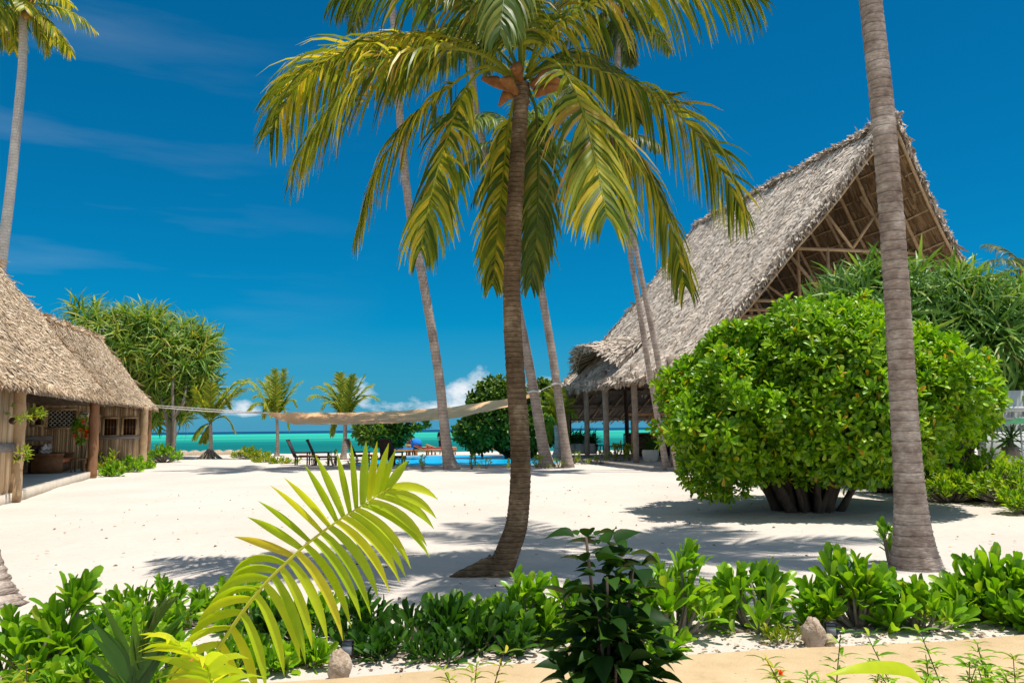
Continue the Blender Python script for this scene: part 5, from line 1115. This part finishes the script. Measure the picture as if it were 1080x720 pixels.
# ------------------------------------------------------------------ chairs by the pool
def lounge_chair(px, D, rz, lb, towel=None, tl=''):
    c = at(px, 485, D); c[2] = 0; root = empty('lounge_chair', c, lb, 'lounge chair', 'dark woven lounge chairs'); ax = ax_of((math.cos(rz), math.sin(rz), 0))
    def B(mb, x, y, z, sx, sy, sz, tilt=0):
        m = np.array(Matrix.Rotation(tilt, 3, 'Y')).T @ ax; mb.box(c + np.array([x, y, z]) @ ax, (sx, sy, sz), ax=m)
    mb = MB(); B(mb, .25, 0, .40, 1.0, .62, .07); B(mb, .78, 0, .36, .08, .6, .1); mb.build('seat', M['rattan'], root)
    mb = MB(); B(mb, -.42, 0, .78, .07, .62, .85, -.42); B(mb, -.6, 0, 1.17, .1, .6, .07, -.42); mb.build('backrest', M['rattan'], root)
    for y in (-.34, .34):
        mb = MB(); B(mb, .05, y, .6, .75, .07, .05); B(mb, .36, y, .3, .06, .06, .6); mb.build('armrest', M['rattan'], root)
    for x in (-.2, .7):
        for y in (-.27, .27): mb = MB(); B(mb, x, y, .19, .06, .06, .38); mb.build('leg', M['rattan'], root)
    if towel:
        mb = MB(); B(mb, .35, 0, .455, .8, .5, .03); B(mb, .78, 0, .38, .03, .5, .16); tag(mb.build('towel', M[towel]), tl, 'towel')
lounge_chair(317, 38, .1, 'leftmost dark woven lounge chair in front of the sea', 'towel_o', 'orange towel heaped on the leftmost dark lounge chair'); lounge_chair(338, 37.2, .15, 'second dark woven lounge chair from the left')
lounge_chair(379, 38, .5, 'dark woven lounge chair just right of the bushy beach palm', 'towel_o', 'red orange towel on the lounge chair right of the bushy palm'); lounge_chair(413, 36.2, 1.2, 'dark woven lounge chair at the left end of the pool')
def sunbed(px, D, rz, m, lb, lt):
    c = at(px, 480, D); c[2] = .0; root = empty('sun_lounger', c, lb, 'sun lounger', 'wooden sun loungers across the pool'); ax = ax_of((math.cos(rz), math.sin(rz), 0))
    def B(mb, x, y, z, sx, sy, sz, tilt=0):
        mm = np.array(Matrix.Rotation(tilt, 3, 'Y')).T @ ax; mb.box(c + np.array([x, y, z]) @ ax, (sx, sy, sz), ax=mm)
    mb = MB(); B(mb, 0, .3, .36, 1.9, .06, .1); B(mb, 0, -.3, .36, 1.9, .06, .1)
    for k_ in range(9): B(mb, -.9 + k_ * .22, 0, .39, .12, .6, .03)
    mb.build('frame', M['wood_orange'], root); mb = MB(); B(mb, -.72, 0, .5, .05, .6, .55, -1.2); mb.build('backrest', M['wood_orange'], root)
    for x in (-.85, .85):
        for y in (-.28, .28): mb = MB(); B(mb, x, y, .16, .08, .08, .32); mb.build('leg', M['wood_orange'], root)
    mb = MB(); B(mb, .25, 0, .46, 1.35, .58, .1); B(mb, -.66, 0, .57, .07, .56, .55, -1.2); tag(mb.build('towel', M[m]), lt, 'towel')
sunbed(425, 49.8, .1, 'towel_b', 'wooden sun lounger with a blue cover near the flat crowned tree', 'blue cover on the sun lounger nearest the flat crowned tree'); sunbed(444, 50.6, .5, 'towel_y', 'wooden sun lounger with a yellow cover behind the seated person', 'yellow cover on a sun lounger beyond the pool'); sunbed(453, 49.9, .2, 'towel_r', 'wooden sun lounger with a red cover left of the leaning pool palm', 'red cover on a sun lounger beyond the pool')
sunbed(465, 50.2, .3, 'towel_o', 'wooden sun lounger with an orange cover just behind the leaning pool palm', 'orange cover on a sun lounger half hidden by the leaning palm'); sunbed(514, 50.2, PI - .15, 'towel_b', 'wooden sun lounger with a blue cover right of the leaning pool palm', 'blue cover on the sun lounger right of the leaning palm')

# people : skinned skeletons
def person(label, origin, joints, edges, radii, clothes, hair, hat, face_dir):
    root_i = 0
    me = bpy.data.meshes.new('person'); me.from_pydata([tuple(np.array(j)) for j in joints], edges, []); o = bpy.data.objects.new('person', me); COL.objects.link(o); o.location = [float(x) for x in origin]
    sk = o.modifiers.new('Skin', 'SKIN'); sk.use_smooth_shade = True; o.modifiers.new('Sub', 'SUBSURF').levels = 1
    for i, r in enumerate(radii): me.skin_vertices[0].data[i].radius = (r, r)
    me.skin_vertices[0].data[0].use_root = True
    me.materials.append(M['skin']); tag(o, label, 'person'); o['_loc'] = [float(x) for x in origin]
    org = np.array(origin, float)
    def part(name, m, fn): mb = MB(); fn(mb); mb.build(name, m, o, smooth=True)
    hd = np.array(joints[3]) + org
    part('hair', hair, lambda mb: mb.ball(hd + V(0, .0, .03) - V(*face_dir) * .025, (.098, .108, .112), 10, 8))
    if hat:
        def hf(mb): mb.ball(hd + V(0, 0, .09), (.12, .12, .085), 12, 6); a = np.linspace(0, 2 * PI, 17); rr = np.array([.11, .22]); mb.grid(np.stack([hd[0] + np.outer(rr, np.cos(a)), hd[1] + np.outer(rr, np.sin(a)), hd[2] + .07 - np.outer([0, .03], 1 + 0 * a)], -1))
        part('hat', M['cloth_white'], hf)
    for nm, m, segs in clothes:
        def cf(mb):
            for (i, j, ra, rb) in segs: mb.tube([np.array(joints[i]) + org, (np.array(joints[i]) + np.array(joints[j])) / 2 + org, np.array(joints[j]) + org], [ra, (ra + rb) / 2, rb], 10)
        part(nm, m, cf)
c = at(466, 482, 52.0); 
J = [(0, 0, .95), (0, 0, 1.2), (0, 0, 1.46), (0, -.02, 1.64), (-.19, 0, 1.40), (-.25, -.02, 1.13), (-.23, -.14, .92), (.19, 0, 1.40), (.26, -.02, 1.13), (.24, -.12, .92), (-.1, 0, .90), (-.11, .0, .5), (-.12, .03, .06), (-.12, -.12, .03), (.1, 0, .90), (.12, -.05, .5), (.13, .0, .06), (.13, -.16, .03)]
E = [(0, 1), (1, 2), (2, 3), (2, 4), (4, 5), (5, 6), (2, 7), (7, 8), (8, 9), (0, 10), (10, 11), (11, 12), (12, 13), (0, 14), (14, 15), (15, 16), (16, 17)]
Rr = [.13, .13, .06, .095, .06, .045, .035, .06, .045, .035, .095, .065, .045, .035, .095, .065, .045, .035]
person('standing person in dark clothes and a white hat, half behind the leaning pool palm', (c[0], 52.0, 0), J, E, Rr, [('shirt', M['cloth_dark'], [(0, 1, .17, .16), (1, 2, .17, .12), (4, 5, .075, .06), (7, 8, .075, .06)]), ('shorts', M['cloth_dark'], [(10, 11, .125, .09), (14, 15, .125, .09)])], M['wood_dark'], True, (0, -1, 0))
c = at(434, 482, 50.8)
J = [(0, 0, .5), (-.02, .02, .74), (-.04, .03, .98), (0, -.02, 1.16), (-.2, .02, .92), (-.27, -.08, .68), (-.2, -.25, .55), (.17, .02, .92), (.26, -.08, .68), (.2, -.26, .55), (-.1, -.05, .48), (-.12, -.48, .52), (-.12, -.52, .07), (-.12, -.68, .04), (.1, -.05, .48), (.12, -.48, .52), (.13, -.52, .07), (.13, -.68, .04)]
person('seated person in brown leaning forward beside the blue beach ball beyond the pool', (c[0], 50.8, 0), J, E, Rr, [('shirt', M['cloth_brown'], [(0, 1, .17, .17), (1, 2, .17, .12), (4, 5, .075, .06), (7, 8, .075, .06)]), ('shorts', M['cloth_dark'], [(10, 11, .125, .09), (14, 15, .125, .09)])], M['wood_dark'], False, (0, -1, 0))
st = empty('stool', V(c[0], 50.8, 0), 'low wooden stool under the seated person beyond the pool', 'stool'); mb = MB(); mb.box(V(c[0], 50.82, .36), (.42, .42, .05)); mb.build('seat', M['wood_mid'], st)
for x in (-.17, .17):
    for y in (-.17, .17): mb = MB(); mb.box(V(c[0] + x, 50.82 + y, .165), (.04, .04, .33)); mb.build('leg', M['wood_mid'], st)
mb = MB(); c = at(439, 468, 50.2); mb.ball((c[0], c[1], c[2]), .36, 16, 10); tag(mb.build('beach_ball', M['towel_b'], smooth=True), 'round bright blue beach ball in front of the sea beyond the pool', 'beach ball')
tb = empty('ball_table', V(c[0], c[1], 0), 'small wooden table under the blue beach ball', 'table'); mb = MB(); mb.box(V(c[0], c[1], c[2] - .385), (.5, .5, .05)); mb.build('tabletop', M['wood_mid'], tb); mb = MB(); mb.tube([V(c[0], c[1], 0), V(c[0], c[1], c[2] - .4)], .04, 8); mb.build('leg', M['wood_mid'], tb)

# far left low wall by the shore
mb = MB(); A = at(188, 480, 55); B = at(256, 480, 56)
q = interp([A + V(0, 0, 0), A * .5 + B * .5, B], 40); top = q.copy(); top[:, 2] = .30 + .06 * np.sin(np.arange(40) * .9); 
fr_, bk = q.copy(), q.copy(); fr_[:, 2] = -.2; bk[:, 2] = -.2; bk[:, 1] += .6; tb2 = top.copy(); tb2[:, 1] += .5
mb.grid(np.stack([fr_, top, tb2, bk], 1)); tag(mb.build('stone_wall', M['rock']), 'low brown stone wall on the shore beside the leaning beach palm', 'wall')
# white lattice wall and green parasol at the right edge
wr = empty('garden_wall', at(1075, 480, 19.2), 'white plaster wall with square lattice openings at the right edge', 'wall'); wz = at(1065, 434, 19.2)[2]; x0 = at(1038, 450, 19.2)[0]
mb = MB(); zl = at(1065, 455, 19.2)[2]; mb.box(V(x0 + 5, 19.2, zl / 2), (10, .2, zl)); mb.box(V(x0 + 5, 19.2, wz + .06), (10, .24, .12)); 
nxx = 34
for k in range(nxx): mb.box(V(x0 + .14 + k * .295, 19.2, (zl + wz) / 2), (.06, .12, wz - zl))
for k in range(1, 3): mb.box(V(x0 + 5, 19.2, zl + (wz - zl) * k / 3), (10, .1, .05))
for k in range(5): mb.box(V(x0 + 1.55 + k * 2, 19.15, (zl + wz) / 2), (.5, .16, wz - zl - .01))
mb.build('wall_panel', M['white'], wr)
mb = MB(); mb.box(V(x0 + 5, 19.5, 1.2), (10, .1, 2.4)); mb.build('rear_panel', M['white'], wr)
pr = empty('parasol', V(at(1075, 460, 18.2)[0], 18.2, 0), 'green parasol by the white wall at the right edge', 'parasol'); px_ = at(1076, 447, 18.2)
mb = MB(); a = np.linspace(0, 2 * PI, 9); mb.grid(np.stack([np.array([px_ + V(0, 0, .16)] * 9), np.stack([px_[0] + .45 * np.cos(a), px_[1] + .45 * np.sin(a), 0 * a + px_[2]], 1)], 0)); mb.build('canopy', M['parasol'], pr)
mb = MB(); mb.tube([V(px_[0], px_[1], 0), px_ + V(0, 0, .16)], .02, 6); mb.build('pole', M['metal'], pr)

# fallen leaves and bits on the sand
rng = np.random.default_rng(55); mb = MB(); n = 520
P = np.stack([rng.uniform(-9, 12, n), rng.uniform(7, 22, n), 0 * np.ones(n) + .03], 1); a = rng.uniform(0, 6.28, n); Dv = np.stack([np.cos(a), np.sin(a), rng.uniform(-.1, .2, n)], 1)
tv, tf = TEMPL['small']; mb.inst(tv, tf, P, frames(Dv, None, .5), rng.uniform(.02, .07, n)); lf_ = mb.build('leaf_litter', mat_island('dry leaf litter', [(0, (.12, .07, .04)), (.6, (.30, .2, .1)), (1, (.6, .42, .12))])); stuff(lf_); lf_['label'] = 'dry leaves scattered on the pale sand'
mb = MB(); n = 2600; X_ = rng.uniform(-6, 8, n); Y_ = 5.55 + X_ * .09 + rng.gamma(1.6, .33, n); P = np.stack([X_, Y_, rng.uniform(.004, .03, n)], 1); a = rng.uniform(0, 6.28, n); Dv = np.stack([np.cos(a), np.sin(a), rng.uniform(-.15, .2, n)], 1)
mb.inst(tv, tf, P, frames(Dv, None, .5), rng.uniform(.015, .06, n)); l2 = stuff(mb.build('leaf_litter', mat_island('hedge litter', [(0, (.10, .07, .05)), (.6, (.28, .2, .13)), (1, (.5, .4, .25))]))); l2['label'] = 'brown litter and twigs on the sand under the foreground shrubs'
mb = MB(); n = 160; X_ = rng.uniform(-1, 6, n); P = np.stack([X_, rng.uniform(3.6, 5.6, n) + X_ * .06, 0 * X_ + .085], 1); a = rng.uniform(0, 6.28, n); Dv = np.stack([np.cos(a), np.sin(a), 0 * a + .02], 1)
mb.inst(tv, tf, P, frames(Dv, None, .3), rng.uniform(.008, .03, n)); l3 = stuff(mb.build('path_grit', mat_island('path grit', [(0, (.16, .10, .06)), (.6, (.5, .42, .32)), (1, (.7, .62, .5))]))); l3['label'] = 'bits of leaf and grit on the smooth path'

for o in scene.objects:
    if '_loc' in o: del o['_loc']
